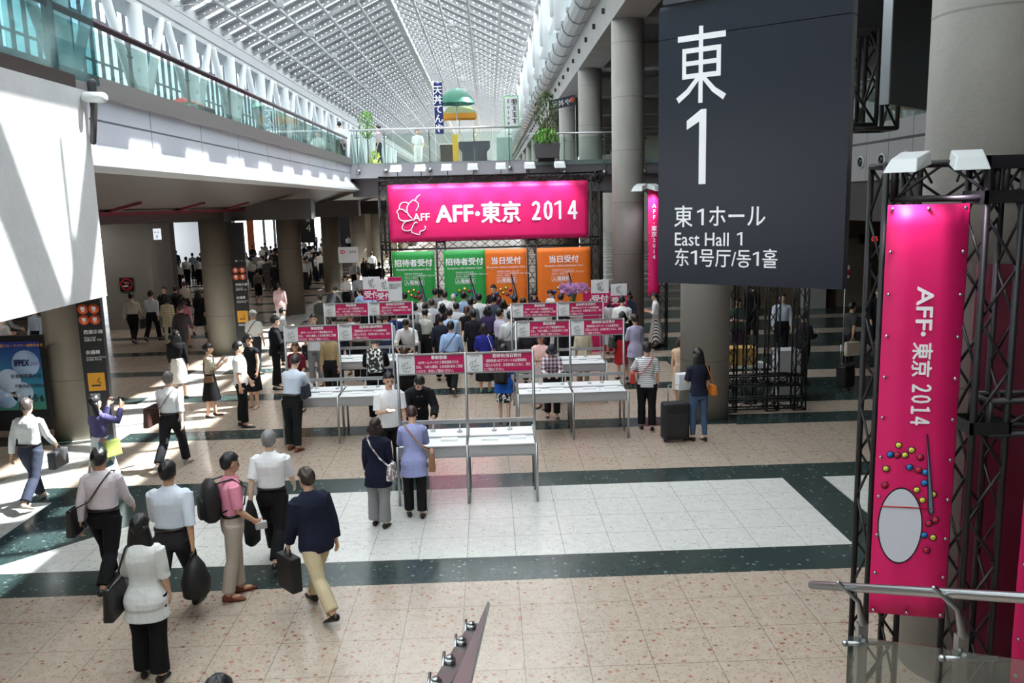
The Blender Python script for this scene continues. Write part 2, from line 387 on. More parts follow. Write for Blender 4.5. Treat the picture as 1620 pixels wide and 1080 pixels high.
# eave gutters and cornices
PALE = mat('pale_grey_cladding', (176, 178, 180), .5); GREYB = mat('warm_grey_fascia', (134, 130, 128), .5)
struct('trim_1', MB().box(EAVE_L - .5, YA, ZE - .35, EAVE_L + .45, YB, ZE + .25).box(EAVE_L + .1, YA, ZE - 1.05, EAVE_L + .6, YB, ZE - .5).box(EAVE_L - .4, YA, ZE - 1.6, EAVE_L + .9, YB, ZE - 1.35), PALE)
struct('trim_2', MB().box(EAVE_R - .1, YA, ZE - .42, EAVE_R + .3, YB, ZE - .27), PALE)
# left upper wall: glazing with mullions
GW = glass('left_glazing', (236, 242, 244), .1, .98)
struct('window_2', MB().box(-17.2, YA, 6.0, -17.16, YB, 14.2), GW)
mb = MB(); y = YA
while y < YB:
    mb.box(-17.15, y - .035, 6, -17.0, y + .035, 14.2); y += .91
for z in (6.0, 8.4, 10.8, 12.6, 13.8): mb.box(-17.15, YA, z, -17.0, YB, z + .07)
struct('window_2_frame', mb, mat('mullion_grey', (118, 122, 128), .5))
y = 12.0; k = 0
while y < 150:                                   # big white tubular columns with raking struts
    struct('column', MB().cyl((-15.6, y, 5.9), (-15.6, y, 13.4), .33, 18), WPAINT)
    for s in (-1, 1):
        struct('column', MB().cyl((-15.6, y + s * .45, 9.0), (-15.6, y + s * 3.15, 13.4), .2, 14), WPAINT)
    y += 7.05
# right upper wall
mb = MB(); prof = [(3.68, 10.5), (3.42, 10.42), (3.2, 10.48), (3.06, 10.64), (3.02, 10.85), (3.1, 11.0), (3.9, 11.05), (3.9, 10.5)]
mb.prism(prof, YA, YB, 1)
y = YA
while y < YB:
    mb.tube([(a - .02, y, b - .02) for a, b in prof[:6]], .03, 6); mb.bbox(3.02, y, 10.9, .12, .16, .14); y += 2.275
struct('trim_3', mb, mat('duct_casing', (158, 160, 160), .4, .2))
struct('beam_1', MB().box(3.68, YA, 9.3, 4.62, YB, 10.45), concrete('beam_concrete', (142, 140, 135), 0.0))
mb = MB(); y = YA
while y < YB: mb.cyl((3.6, y, 9.9), (3.67, y, 9.9), .06, 10); mb.bbox(3.63, y - .07, 9.86, .09, .04, .16); y += 2.275
struct('trim_4', mb, DARK)
struct('window_3', MB().box(3.3, YA, 11.0, 3.33, YB, 14.5), GW)
mb = MB(); y = YA
while y < YB: mb.box(3.34, y - .05, 11.0, 3.5, y + .05, 14.5); y += 2.275
struct('window_3_frame', mb, WPAINT)
struct('beam_clerestory', MB().box(3.1, YA, 12.1, 3.3, YB, 12.3), WPAINT)
y = -7.15
while y < 150:
    struct('column', MB().cyl((3.18, y, 11.0), (3.18, y, 14.6), .34, 14), WPAINT)
    if y < 70:
        for s in (-1, 1): struct('column', MB().cyl((3.2, y + 3.5 + s * .14, 12.3), (3.2, y + 3.5 + s * 1.25, 14.7), .25, 12), WPAINT)
    y += 7.05
mb = MB(); y = YA; k = 0
while y < 80: mb.bar((3.1, y, 14.7), (3.1, y + .45, 15.3), (.22, .1, .36)[k % 3], .05); y += (1.3, .9, 2.1)[k % 3]; k += 1
struct('sun_streak_bars', mb, ROOFM)  # bars added in the eave gap to streak the sun on the left fascia
# galleries
SOFF = mat('brown_metal_soffit', (112, 102, 100), .28, .35, noise=.1, nscale=.8)
X0 = -5.1
struct('slab_left', MB().prism([(X0, 4.79), (-7.3, 4.25), (-20, 4.25), (-20, 5.75), (X0, 5.75)], YA + 3, 150, 1), SOFF)
m, nt, p = _new('panelled_fascia'); g = N(nt, 'ShaderNodeNewGeometry').outputs['Position']; xyz = N(nt, 'ShaderNodeSeparateXYZ', ins={0: g})
s1 = mth(nt, 'LESS_THAN', mth(nt, 'FRACT', mth(nt, 'DIVIDE', mth(nt, 'ADD', xyz.outputs[1], 30.0), 2.275)), .01)
s2 = mth(nt, 'LESS_THAN', mth(nt, 'ABSOLUTE', mth(nt, 'SUBTRACT', xyz.outputs[2], 5.45)), .014)
nt.links.new(mixc(nt, mth(nt, 'MAXIMUM', s1, s2), lin((208, 211, 222)), lin((110, 112, 120))), p.inputs['Base Color']); p.inputs['Roughness'].default_value = .22
FASC = m
struct('trim_5', MB().box(X0, YA + 3, 5.12, X0 + .05, 32, 5.75), FASC)
struct('trim_6', MB().prism([(X0, 5.12), (X0, 4.79), (X0 + .02, 4.78), (X0 + .3, 4.84), (X0 + .06, 5.13)], YA + 3, 38, 1), mat('white_lip', (214, 216, 220), .35))
struct('trim_7', MB().box(X0 - .1, YA + 3, 5.75, X0 + .12, 32, 6.0), GREYB)
struct('beam_2', MB().box(-20, 25.0, 3.92, X0 - .05, 25.6, 4.5).box(-20, 34.1, 3.86, X0 - .05, 34.7, 4.5).box(-20, 43.2, 3.85, X0, 43.8, 4.5).box(-8.4, YA + 3, 4.02, -7.7, 110, 4.5), mat('dark_beam', (84, 80, 78), .5))
mb = MB().box(-7.15, 6, 4.19, -7.05, 36, 4.27)
for k in range(8): mb.bar((-7.3, 9 + k * 3.6, 4.22), (-6.5, 9 + k * 3.6, 4.42), .12, .05)
struct('trim_8', mb, mat('dull_red_pipe', (120, 40, 52), .5))
tag(MB().box(-20, 12, 5.76, X0 - .1, 150, 5.9).build('slab_walkway', mat('walkway_floor', (120, 124, 126), .4)), kind='structure')
def column(x, y, z0, z1, r, m): struct('column', MB().cyl((x, y, z0), (x, y, z1), r, 48), m)
for k in range(9): column(-8.05, 16.2 + 9.1 * k, 0, 4.26, .47, CONCB)
for k in range(11): column(4.15, 7.05 + 9.1 * k, 0, 9.4, .47, CONC)
mb = MB()
for k in range(11): mb.box(4.6, 6.6 + 9.1 * k, 9.3, 14, 7.5 + 9.1 * k, 10.2)
struct('beam_3', mb, concrete('crossbeam_concrete', (128, 125, 120)))
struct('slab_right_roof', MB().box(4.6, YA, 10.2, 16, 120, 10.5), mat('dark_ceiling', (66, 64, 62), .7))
# bridge across the hall
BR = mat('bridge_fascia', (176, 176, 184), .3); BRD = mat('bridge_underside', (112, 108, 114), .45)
struct('slab_bridge', MB().box(X0 - .1, 32.0, 5.26, 1.45, 32.3, 5.8).box(X0 - .1, 32.3, 5.26, 14, 44, 5.76), BR)
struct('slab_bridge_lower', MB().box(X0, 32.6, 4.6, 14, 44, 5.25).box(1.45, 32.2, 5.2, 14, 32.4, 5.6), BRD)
# right gallery with portholes
m, nt, p = _new('right_gallery_panels'); g = N(nt, 'ShaderNodeNewGeometry').outputs['Position']; xyz = N(nt, 'ShaderNodeSeparateXYZ', ins={0: g})
s1 = mth(nt, 'LESS_THAN', mth(nt, 'FRACT', mth(nt, 'DIVIDE', mth(nt, 'ADD', xyz.outputs[1], 30.4), 1.1)), .02)
s2 = mth(nt, 'LESS_THAN', mth(nt, 'ABSOLUTE', mth(nt, 'SUBTRACT', xyz.outputs[2], 5.42)), .03)
nt.links.new(mixc(nt, mth(nt, 'MAXIMUM', s1, s2), lin((150, 148, 146)), lin((44, 42, 42))), p.inputs['Base Color']); p.inputs['Roughness'].default_value = .4
struct('slab_right', MB().box(9.0, YA, 4.55, 16, 31.8, 5.85), m)
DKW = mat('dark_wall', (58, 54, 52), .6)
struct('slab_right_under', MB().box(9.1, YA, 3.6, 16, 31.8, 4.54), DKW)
mb = MB()
for k in range(22): mb.cyl((8.96, 9.45 + 1.1 * k, 5.0), (9.02, 9.45 + 1.1 * k, 5.0), .15, 20)
pr_ = struct('trim_9', mb, WPAINT); mb = MB()
for k in range(22): mb.cyl((8.94, 9.45 + 1.1 * k, 5.0), (8.97, 9.45 + 1.1 * k, 5.0), .11, 20)
struct('trim_10', mb, mat('porthole_glass', (30, 32, 36), .2))
BRW = mat('brown_lobby_wall', (112, 96, 74), .55)
struct('wall_right', MB().box(15.9, YA, 0, 16.1, 120, 10.4), concrete('lobby_concrete', (120, 114, 104)))
struct('wall_right_lobby', MB().box(9.2, 31.8, 0, 16, 32.1, 4.55), BRW)
struct('door_1', MB().box(13.2, 31.7, 0, 14.5, 31.79, 2.6), mat('beige_door', (150, 140, 116), .5))
struct('wall_far', MB().box(-30, YB - .2, 0, 16, YB, 20), mat('far_wall', (150, 152, 154), .6))
struct('wall_back', MB().box(-30, YA, 0, 16, YA + .2, 20), mat('back_wall', (150, 148, 146), .6))
# beyond the left columns
struct('wall_left', MB().box(-28.2, YA, 0, -28, 60, 4.3).box(-28.2, YA, 4.3, -20, 150, 4.6), concrete('left_concrete', (120, 116, 110)))
struct('column', MB().box(-14.0, 31.0, 0, -12.25, 33.0, 4.26), concrete('core_concrete', (128, 126, 122)))
struct('column', MB().box(-15.4, 36.5, 0, -13.9, 38.0, 4.26), concrete('core_concrete_dark', (92, 84, 80)))
struct('column', MB().box(-22.4, 50.0, 0, -19.4, 51, 4.26), concrete('core_concrete_dark', (92, 84, 80)))
WP = mat('white_wall_panel', (226, 230, 232), .5)
mb = MB()
for a, b in ((-30, -23.2), (-22.6, -21.4)): mb.box(a, 72, 0, b, 72.4, 4.2)
mb.box(-20.9, 66, 0, -19.55, 66.3, 4.2)
struct('wall_left_end', mb, WP)
struct('trim_11', MB().box(-18.6, 66, 0, -18.15, 66.3, 4.2), mat('orange_panel', (232, 120, 66), .5))
mb = MB()
for x in (-17.4, -16.6, -16.0): mb.box(x, 66, 0, x + .16, 66.2, 4.2)
struct('door_2', mb.box(-17.4, 66, 3.7, -15.9, 66.2, 4.2), WP)
for x, w, c in ((-15.1, .9, (150, 148, 140)), (-11.9, .5, (120, 118, 112)), (-9.6, 1.0, (170, 160, 140)), (-7.4, .7, (170, 160, 140))):
    struct('column', MB().box(x, 62, 0, x + w, 62.6, 4.26), concrete('far_pier_%d' % c[0], c))
struct('wall_left_far', MB().box(-16, 84, 0, -8, 84.3, 4.3), mat('dim_far_wall', (70, 68, 68), .7))
# the near pale slab beside the landing, with the dark channel on it
struct('wall_near_slab', MB().box(-4.5, -3, 3.37, -4.18, 9.28, 5.53), concrete('white_concrete', (226, 227, 228), 0.0, .6))
struct('trim_12', MB().box(-4.5, -3, 5.53, -4.24, 9.2, 5.68), mat('dark_channel', (64, 52, 48), .5))

# ================================================================ GLASS BALUSTRADES
def balustrade(label, p0, p1, zg0, zg1, zr, posts, railm, railr=.035, grp=None, gm=None, postm=None, ball=False, ztop=None, step=1.65):
    """glass panels, posts and a top rail from p0 to p1 (x, y)"""
    a, b = Vector((p0[0], p0[1], 0)), Vector((p1[0], p1[1], 0)); L = (b - a).length; d = (b - a) / L; nrm = Vector((-d.y, d.x, 0))
    t = thing('glass_balustrade', label, 'railing', (a.x, a.y, zg0), 0, grp); R = lambda p: p - Vector((a.x, a.y, zg0))
    n = max(1, round(L / step))
    for k in range(n):
        q0, q1 = a + d * (L * k / n + .012), a + d * (L * (k + 1) / n - .012)
        mb = MB(); c = [q0 - nrm * .006, q1 - nrm * .006, q1 + nrm * .006, q0 + nrm * .006]
        vs = [R(p + Vector((0, 0, zg0))) for p in c] + [R(p + Vector((0, 0, zg1))) for p in c]
        mb._add(vs, [(3, 2, 1, 0), (4, 5, 6, 7), (0, 1, 5, 4), (1, 2, 6, 5), (2, 3, 7, 6), (3, 0, 4, 7)]); mb.build('glass_panel', gm or GLASS, t)
    for s in posts:
        q = a + d * s + nrm * .05
        mb = MB().box(*(R(q + Vector((-.02, -.02, zg0 - .1)))), *(R(q + Vector((.02, .02, zr)))))
        if ball: mb.ell(R(q + Vector((0, 0, zg0 - .28)) - nrm * .1), .09, 12, 8)
        mb.cyl(R(q + Vector((0, 0, zg1 - .12)) - d * .08), R(q + Vector((0, 0, zg1 - .12)) + d * .08), .018, 8)
        mb.build('post', postm or STEEL, t)
    MB().tube([R(a + Vector((0, 0, zr))), R(b + Vector((0, 0, zr)))], railr, 12).build('top_rail', railm, t)
    return t
MAROON = mat('dark_maroon_rail', (86, 70, 76), .35, .3)
GT = glass('tinted_green_glass', (222, 238, 234), .3, .98)
balustrade('long glass balustrade with a dark rail along the upper left walkway', (X0 - .02, 9.6), (X0 - .02, 31.9), 5.95, 6.62, 6.72, [i * 2.4 + 1 for i in range(9)], MAROON, .045, gm=GT, step=2.4)
balustrade('glass balustrade with pale rail and round clamps across the bridge front', (X0 + .1, 31.95), (1.3, 31.95), 5.78, 6.85, 7.0, [.25, 1.25, 2.9, 4.55, 5.85], WPAINT, .035, gm=GLASS, ball=True)
balustrade('glass balustrade behind the tall columns on the right part of the bridge', (1.5, 32.1), (8.9, 32.1), 5.55, 6.6, 6.73, [1.4, 2.9, 4.4, 5.9], STEEL, .03, ball=True)
balustrade('glass balustrade of the right gallery above the round portholes', (9.05, 31), (9.05, 10), 5.85, 6.8, 6.9, [2, 6, 10, 14, 18], STEEL, .03, step=2.2)
balustrade('tall bluish glass balustrade on top of the near pale concrete slab', (-4.32, -2.5), (-4.32, 9.95), 5.66, 7.15, 7.3, [5.6, 9.3, 11.6], STEEL, .03, gm=glass('bluish_glass', (184, 212, 216), .3, .96), step=2.1)
t = thing('bracket_lamp', 'small cylindrical lamp on a dark bracket at the end of the pale concrete slab', 'lamp', (-4.1, 9.25, 5.45))
MB().tube([(0, 0, .15), (.0, 0, -.1), (-.03, -.03, -.45)], [.05, .035, .03], 10, round_=True).build('bracket', DARK, t)
MB().tube([(-.02, -.1, .0), (.14, -.1, -.01)], .055, 18, round_=True).build('lamp_body', WPAINT, t)

# foreground stair rails
def clamp(mb, p, r=.03): mb.cyl(p + Vector((-.05, 0, 0)), p + Vector((.05, 0, 0)), r, 14); mb.cyl(p + Vector((-.012, -.04, 0)), p + Vector((-.012, .04, 0)), r * .5, 10)
A = aty(772, 950, 4.5); B = aty(716, 1100, 2.72); d = (B - A).normalized()
t = thing('stair_handrail', 'flat steel handrail with round clamps pointing down into the hall at the bottom edge', 'railing', A)
V0 = Vector((0, 0, 0)); E = B - A + d * .9
MB()._add([V0, V0 + Vector((.012, 0, -.02)), E + Vector((.075, 0, 0)), E + Vector((.075, 0, -.02)), E + Vector((-.03, 0, -.0)), E + Vector((-.03, 0, -.02))], [(0, 2, 4), (1, 5, 3), (0, 1, 3, 2), (2, 3, 5, 4), (0, 4, 5, 1)]).build('top_plate', STEEL, t)
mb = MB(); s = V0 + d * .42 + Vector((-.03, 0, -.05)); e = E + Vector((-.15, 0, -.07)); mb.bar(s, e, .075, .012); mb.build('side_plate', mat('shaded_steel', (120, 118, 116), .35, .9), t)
for k in range(7):
    mb = MB(); q = s + (e - s) * ((k + .4) / 7) + Vector((-.01, 0, .01)); mb.tube([q, q + Vector((-.0, 0, .022))], .024, 18); mb.tube([q + Vector((0, 0, .022)), q + Vector((0, 0, .034))], .015, 14); mb.cyl(q + Vector((-.03, -.03, .0)), q + Vector((-.03, .09, .0)), .007, 8); mb.build('clamp', STEEL, t)
A = aty(1285, 925, 4.5); B = aty(1640, 946.5, 3.2); d = (B - A)
t = thing('stair_balustrade', 'steel handrail with glass panels and clamped posts at the lower right corner', 'railing', A)
MB().tube([Vector((0, 0, 0)), d * 1.6], .024, 16, round_=True).build('handrail', STEEL, t)
dn = Vector((d.x, d.y, d.z))
for i, (f0, f1) in enumerate(((.22, .66), (.68, 1.3))):
    q0, q1 = dn * f0, dn * f1; zt, zb = -.28, -1.3
    MB()._add([q0 + Vector((0, 0, zt)), q1 + Vector((0, 0, zt)), q1 + Vector((0, 0, zb)), q0 + Vector((0, 0, zb)),
               q0 + Vector((.012, 0, zt)), q1 + Vector((.012, 0, zt)), q1 + Vector((.012, 0, zb)), q0 + Vector((.012, 0, zb))],
              [(0, 1, 2, 3), (7, 6, 5, 4), (0, 4, 5, 1), (3, 2, 6, 7), (1, 5, 6, 2), (0, 3, 7, 4)]).build('glass_panel', glass('balustrade_glass', (222, 226, 224), .3, .975), t)
for f in (.28, .74):
    q = dn * f + Vector((.03, .03, 0)); mb = MB().box(q.x - .025, q.y - .01, -1.35, q.x + .025, q.y + .03, q.z - .22)
    mb.tube([q + Vector((0, 0, -.22)), q + Vector((-.02, .02, -.1)), q + Vector((-.12, .05, -.005))], [.022, .014, .012], 10, round_=True); po = mb.build('post', STEEL, t)
    mb = MB(); mb.cyl(q + Vector((-.09, 0, -.33)), q + Vector((.16, -.02, -.33)), .012, 10); mb.ell(q + Vector((-.09, 0, -.33)), .018); mb.ell(q + Vector((0, -.03, -.31)), .022); mb.build('clamp', STEEL, po)
struct('stair_landing', MB().prism([(-3.0, 3.32), (4.2, 3.32), (4.2, 2.9), (-3.0, 2.9)], -2.5, .6, 1) if False else MB().box(-2.4, -3.0, 2.5, 3.0, .55, 2.67), CONCL)

# ceiling lamps under the left gallery
dl = None
for k, (x, y) in enumerate([(x, y) for y in (13.5, 21, 29.5, 38.5, 47.5, 57) for x in (-10.2, -14.5)]):
    t = thing('downlight', 'round ceiling lamp in the soffit of the left gallery', 'lamp', (x, y, 4.2), 0, 'downlights of the left gallery')
    MB().cyl((0, 0, 0), (0, 0, .05), .2, 24).build('trim_ring', WPAINT, t); MB().cyl((0, 0, -.006), (0, 0, 0), .16, 24).build('diffuser', mat('lamp_glow', (255, 240, 214), .5, emit=6.0), t)
    L = bpy.data.lights.new('lamp_light', 'AREA'); L.shape = 'DISK'; L.size = .3; L.energy = 30; L.color = (1, .94, .86)
    lo = bpy.data.objects.new('lamp_light', L); C.objects.link(lo); lo.parent = t; lo.location = (0, 0, -.03)
# ================================================================ REGISTRATION DESKS
T1 = '事前登録'; T1B = '　AFFホームページにて事前登録された\n方は、「AFF入場券」とお名刺1枚をご用意\nいただき、受付にご提出ください。'
T2 = '招待状/当日受付'; T2B = '　招待状或いはアンケートの必要事項を\nご記入いただき、お名刺1枚とともに、受付\nにご提出ください。'
SIGNW = mat('white_print', (226, 228, 230), .5)
def desk(x0, y0, label, first):
    """two bays: front legs at y0, tall sign posts 0.5 behind, back legs 0.99 behind"""
    if first is not None:
        t = copy_tree(first); t.location = (x0, y0, 0); t['label'] = label; return t
    t = thing('registration_desk', label, 'desk', (x0, y0, 0), 0, 'registration desks with pink signs'); B = .99
    for i in range(3):
        MB().tube([(i * B, 0, 0), (i * B, 0, .87)], .02, 10).build('leg', ALU, t)
        MB().tube([(i * B, .99, 0), (i * B, .99, .87)], .02, 10).build('leg', ALU, t)
        MB().tube([(i * B, .5, 0), (i * B, .5, 2.12)], .022, 10).build('sign_post', ALU, t)
    for i in range(2):
        a, b = i * B + .02, (i + 1) * B - .02
        mb = MB().box(a, .0, .835, b, .99, .85); tr = mb.build('tray', WHITE, t)
        MB().box(a, -.012, .71, b, .0, .85).build('front_panel', mat('silver_panel', (176, 176, 178), .4, .3), tr); MB().box(a, .99, .71, b, 1.0, .85).build('back_panel', mat('silver_panel', (176, 176, 178)), tr)
        MB().box(a, -.02, .845, b, .02, .865).box(a, -.02, .695, b, .02, .715).box(a, .48, .85, b, .52, .87).build('edge_profile', ALU, tr)
        MB().box(a, .485, 1.06, b, .515, 1.12).build('crossbar', ALU, t)
        sg = MB().box(a, .47, 1.83, b, .485, 2.11).build('sign_board', PINKP, t)
        pl = MB().box(a, .464, 1.83, a + .235, .47, 2.11).build('logo_plate', SIGNW, sg)
        MB().box(a, .455, 2.1, b, .49, 2.125).box(a, .455, 1.815, b, .49, 1.835).build('sign_profile', ALU, sg)
        text(pl, 'TOKYO', .042, (a + .118, .462, 2.06), RX, TXTK, 'CENTER')
        logo(pl, mat('grey_print', (120, 120, 124), .6), a + .045, 1.85, .17, .462, .02, bold=0.0)
        text(sg, (T1, T2)[i], .058, (a + .59, .462, 2.045), RX, TXTW, 'CENTER', bold=.03)
        text(sg, (T1B, T2B)[i], .05, (a + .25, .462, 1.975), RX, TXTW, bold=.012, lsp=1.28, width=.68)
    return t
K = [(-1.39, 11.63, 'registration desk with pink signs nearest the camera'),
     (-3.82, 14.98, 'registration desk on the left where a man in a pale blue shirt writes'),
     (.44, 14.75, 'registration desk with pink signs on the right, where a person in a plaid shirt leans'),
     (-3.75, 18.45, 'rear registration desk on the left, where the camouflage backpack stands'),
     (.43, 17.45, 'rear registration desk with pink signs on the right, in front of the orchid bouquet')]
d0 = None
for x, y, l in K:
    d = desk(x, y, l, d0); d0 = d0 or d
PAPER = mat('white_paper', (240, 241, 242), .6); ACR = glass('clear_acrylic', (236, 244, 246), .3, .9)
PB = MB().bbox(0, 0, .012, .24, .12, .024).mesh('form_pad'); PB.materials.append(PAPER)
PH = MB().tube([(0, 0, 0), (0, 0, .02)], .04, 12).tube([(0, 0, .02), (.01, .0, .16)], .008, 8).mesh('pen_stand'); PH.materials.append(WPAINT)
names = ['front', 'left', 'right', 'rear left', 'rear right']
for ki, (x, y, l) in enumerate(K):
    for j, (dx, dyy, k) in enumerate(((.30, .33, 0), (.72, .36, 0), (1.32, .33, 0), (1.72, .36, 0), (.45, .86, 1), (.86, .78, 1), (1.38, .8, 1), (1.62, .84, 1))):
        o = bpy.data.objects.new(('form_pad', 'pen_stand')[k], (PB, PH)[k]); C.objects.link(o); o.location = (x + dx, y + dyy, .852)
        tag(o, ('white pad of forms lying on the %s registration desk' if k == 0 else 'small white pen stand at the back of the %s registration desk') % names[ki],
            ('form pad', 'pen stand')[k], ('form pads on the %s desk' if k == 0 else 'pen stands on the %s desk') % names[ki])

# ================================================================ TRUSS WALL WITH BANNERS
TY = 26.0
t = thing('truss_gantry', 'black truss gantry carrying the wide pink banner and the reception banners', 'truss', (0, TY + .3, 0))
for x in (-3.2, -1.5, 1.32, 3.3):
    mb = MB(); truss(mb, (x, 0, 0), (x, 0, 4.98 if abs(x) > 3 else 3.1), .26, step=.42); mb.build('upright', BLACK, t)
for z, nm in ((4.98, 'top_beam'), (3.02, 'middle_beam')):
    mb = MB(); truss(mb, (-3.3, 0, z), (3.4, 0, z), .24, step=.34); mb.build(nm, BLACK, t)
mb = MB(); truss(mb, (3.3, 0, 4.98), (3.5, .0, 4.98), .3); mb.build('corner_block', BLACK, t)
def grommets(mb, w, h, step, x0=0, z0=0, y=-.02):
    n = max(1, round(w / step)); m_ = max(1, round(h / step))
    for i in range(n + 1):
        for zz in (.03, h - .03): mb.ell((x0 + .03 + (w - .06) * i / n, y, z0 + zz), .014, 6, 4)
    for i in range(1, m_):
        for xx in (.03, w - .03): mb.ell((x0 + xx, y, z0 + .03 + (h - .06) * i / m_), .014, 6, 4)
def cloth_panel(name, w, h, m, parent, x0=0., z0=0., amp=.006):
    """a hanging banner with a little slack, real thickness"""
    nx, nz = max(2, int(w / .15)), max(2, int(h / .15)); V = []; Fc = []
    for s in (0, 1):
        for j in range(nz + 1):
            for i in range(nx + 1):
                u, v = i / nx, j / nz
                yy = amp * (math.sin(u * 9 + v * 4) + .6 * math.sin(v * 23 + u * 3)) + (.006 if s else 0)
                V.append((x0 + u * w, yy, z0 + v * h))
    n1 = (nx + 1) * (nz + 1); I = lambda i, j, s: s * n1 + j * (nx + 1) + i
    for j in range(nz):
        for i in range(nx):
            Fc.append((I(i, j, 0), I(i + 1, j, 0), I(i + 1, j + 1, 0), I(i, j + 1, 0))); Fc.append((I(i, j + 1, 1), I(i + 1, j + 1, 1), I(i + 1, j, 1), I(i, j, 1)))
    for i in range(nx): Fc.append((I(i, 0, 0), I(i, 0, 1), I(i + 1, 0, 1), I(i + 1, 0, 0))); Fc.append((I(i, nz, 0), I(i + 1, nz, 0), I(i + 1, nz, 1), I(i, nz, 1)))
    for j in range(nz): Fc.append((I(0, j, 0), I(0, j + 1, 0), I(0, j + 1, 1), I(0, j, 1))); Fc.append((I(nx, j, 0), I(nx, j, 1), I(nx, j + 1, 1), I(nx, j + 1, 0)))
    return MB()._add(V, Fc, True).build(name, m, parent)
t = thing('wide_banner', 'wide pink banner reading AFF 2014 hanging from the top truss', 'banner', (-3.03, TY + .1, 3.13))
c = cloth_panel('banner_cloth', 6.1, 1.73, PINK, t); mb = MB(); grommets(mb, 6.1, 1.73, .5); mb.build('grommet_rings', STEEL, c)
logo(t, TXTW, .24, .2, 1.22, -.012, .015, bold=.02)
for s_, sx_, ww, sz in (('AFF', 1.44, 1.12, .72), ('・', 2.4, .3, .6), ('東京', 2.80, 1.2, .68), ('２０', 4.28, .70, .74), ('４', 5.38, .36, .74)):
    text(t, s_, sz, (sx_, -.014, .58), RX, TXTW, bold=.03, space=.66 if s_[0] == '２' else 1.0, width=ww if s_ != '・' else None)
figure_one(t, TXTW, 5.06, .58, .56, -.014, .2)
GRN = mat('green_banner_cloth', (44, 158, 72), .6, noise=.06, nscale=2.); ORG = mat('orange_banner_cloth', (232, 118, 28), .6, noise=.06, nscale=2.)
def pins(parent, x, z, s, y=-.018):
    """a needle and a loose ring of coloured pin heads printed on the cloth"""
    ol = TXTK
    cols = [(238, 216, 84), (238, 216, 84), (200, 40, 60), (40, 110, 200), (238, 216, 84), (200, 40, 60), (40, 130, 210), (40, 130, 210), (238, 216, 84)]
    pts = [(-.16, .12), (-.02, .16), (.10, .10), (-.26, .02), (-.09, .03), (.02, -.02), (.13, -.08), (-.31, -.14), (.20, -.2)]
    for (a, b), cc in zip(pts, cols):
        d = MB().cyl((x + a * s, y + .006, z + b * s), (x + a * s, y, z + b * s), .05 * s, 20).build('printed_dot', ol, parent)
        MB().cyl((x + a * s, y, z + b * s), (x + a * s, y - .003, z + b * s), .036 * s, 20).build('dot_colour', mat('dot_%d_%d' % cc[:2], cc, .6), d)
    nd = MB().prism([(x + .12 * s, z + .52 * s), (x + .15 * s, z + .53 * s), (x + .30 * s, z - .1 * s), (x + .26 * s, z - .28 * s), (x + .20 * s, z - .1 * s)], y, y + .005, 1).build('printed_needle', ol, parent)
    MB().prism([(x + .14 * s, z + .44 * s), (x + .272 * s, z - .1 * s), (x + .258 * s, z - .22 * s), (x + .218 * s, z - .1 * s)], y - .003, y, 1).build('needle_fill', mat('needle_grey', (112, 120, 150), .5), nd)
def reception(x0, w, parts, label):
    t = thing('reception_banner', label, 'banner', (x0, TY + .12, 0), 0, None); z0, z1 = .9, 2.84
    for dx, ww, m_, ttl, sub in parts:
        c = cloth_panel('banner_cloth', ww, z1 - z0, m_, t, dx, z0)
        text(c, ttl, .235, (dx + ww * .5, -.014, 2.40), RX, TXTW, 'CENTER', bold=.03)
        text(c, sub, .085, (dx + ww * .5, -.014, 2.26), RX, TXTW, 'CENTER', bold=.01)
        text(c, '招待状をお持ちの方\nアンケートに必要事項をご記入の上、\n受付にご提出ください' if 'with' in sub and 'out' not in sub else '招待状をお持ちでない方\nアンケートに必要事項をご記入の上、\n受付にご提出ください', .062, (dx + ww * .28, -.014, 2.13), RX, TXTW)
        text(c, '入場無料', .14, (dx + ww * .28, -.014, 1.83), RX, TXTW, bold=.02)
        f = MB(); a, b, e, g_ = dx + ww * .27, 1.80, dx + ww * .27 + .6, 1.96
        for q in ((a, b, e, b + .008), (a, g_ - .0, e, g_ + .008), (a, b, a + .008, g_), (e, b, e + .008, g_)): f.box(q[0], -.014, q[1], q[2], -.012, q[3])
        f.build('printed_frame', TXTW, c)
        pins(c, dx + ww * .5, 1.46, 1.15)
E1, E2 = 'Reception with Invitation Card', 'Reception without Invitation Card'
reception(-3.0, 1.3, [(0, 1.3, GRN, '招待者受付', E1)], 'green reception banner with white heading on the truss wall')
reception(-1.42, 2.56, [(0, 1.28, GRN, '招待者受付', E1), (1.28, 1.28, ORG, '当日受付', E2)], 'reception banner half green and half orange in the middle of the truss wall')
reception(1.46, 1.66, [(0, 1.66, ORG, '当日受付', E2)], 'all orange reception banner with white heading on the truss wall')
# flood lamps of the gantry
LAMPB = WPAINT
def floodlamp(loc, rz, label, grp, first=None):
    if first:
        t = copy_tree(first); t.location = loc; t.rotation_euler = (0, 0, rz); t['label'] = label; return t
    t = thing('flood_lamp', label, 'lamp', loc, rz, grp)
    MB()._add([(-.17, -.40, -.10), (.17, -.40, -.10), (.17, -.02, -.02), (-.17, -.02, -.02), (-.13, -.30, .04), (.13, -.30, .04), (.15, -.02, .12), (-.15, -.02, .12)],
              [(0, 3, 2, 1), (4, 5, 6, 7), (0, 1, 5, 4), (1, 2, 6, 5), (2, 3, 7, 6), (3, 0, 4, 7)]).build('lamp_housing', LAMPB, t, bevel=.012)
    MB().bbox(0, .04, .04, .1, .12, .08).build('ballast', mat('grey_plastic', (130, 132, 134), .5), t)
    MB().tube([(0, .04, .0), (0, .2, -.05), (0, .44, -.2)], .014, 8).build('arm', DARK, t)
    return t
f0 = None
lx = [-2.72, -2.0, -1.2, -.42, .42, 1.28, 2.18]; nth = ['first', 'second', 'third', 'fourth', 'fifth', 'sixth', 'seventh']
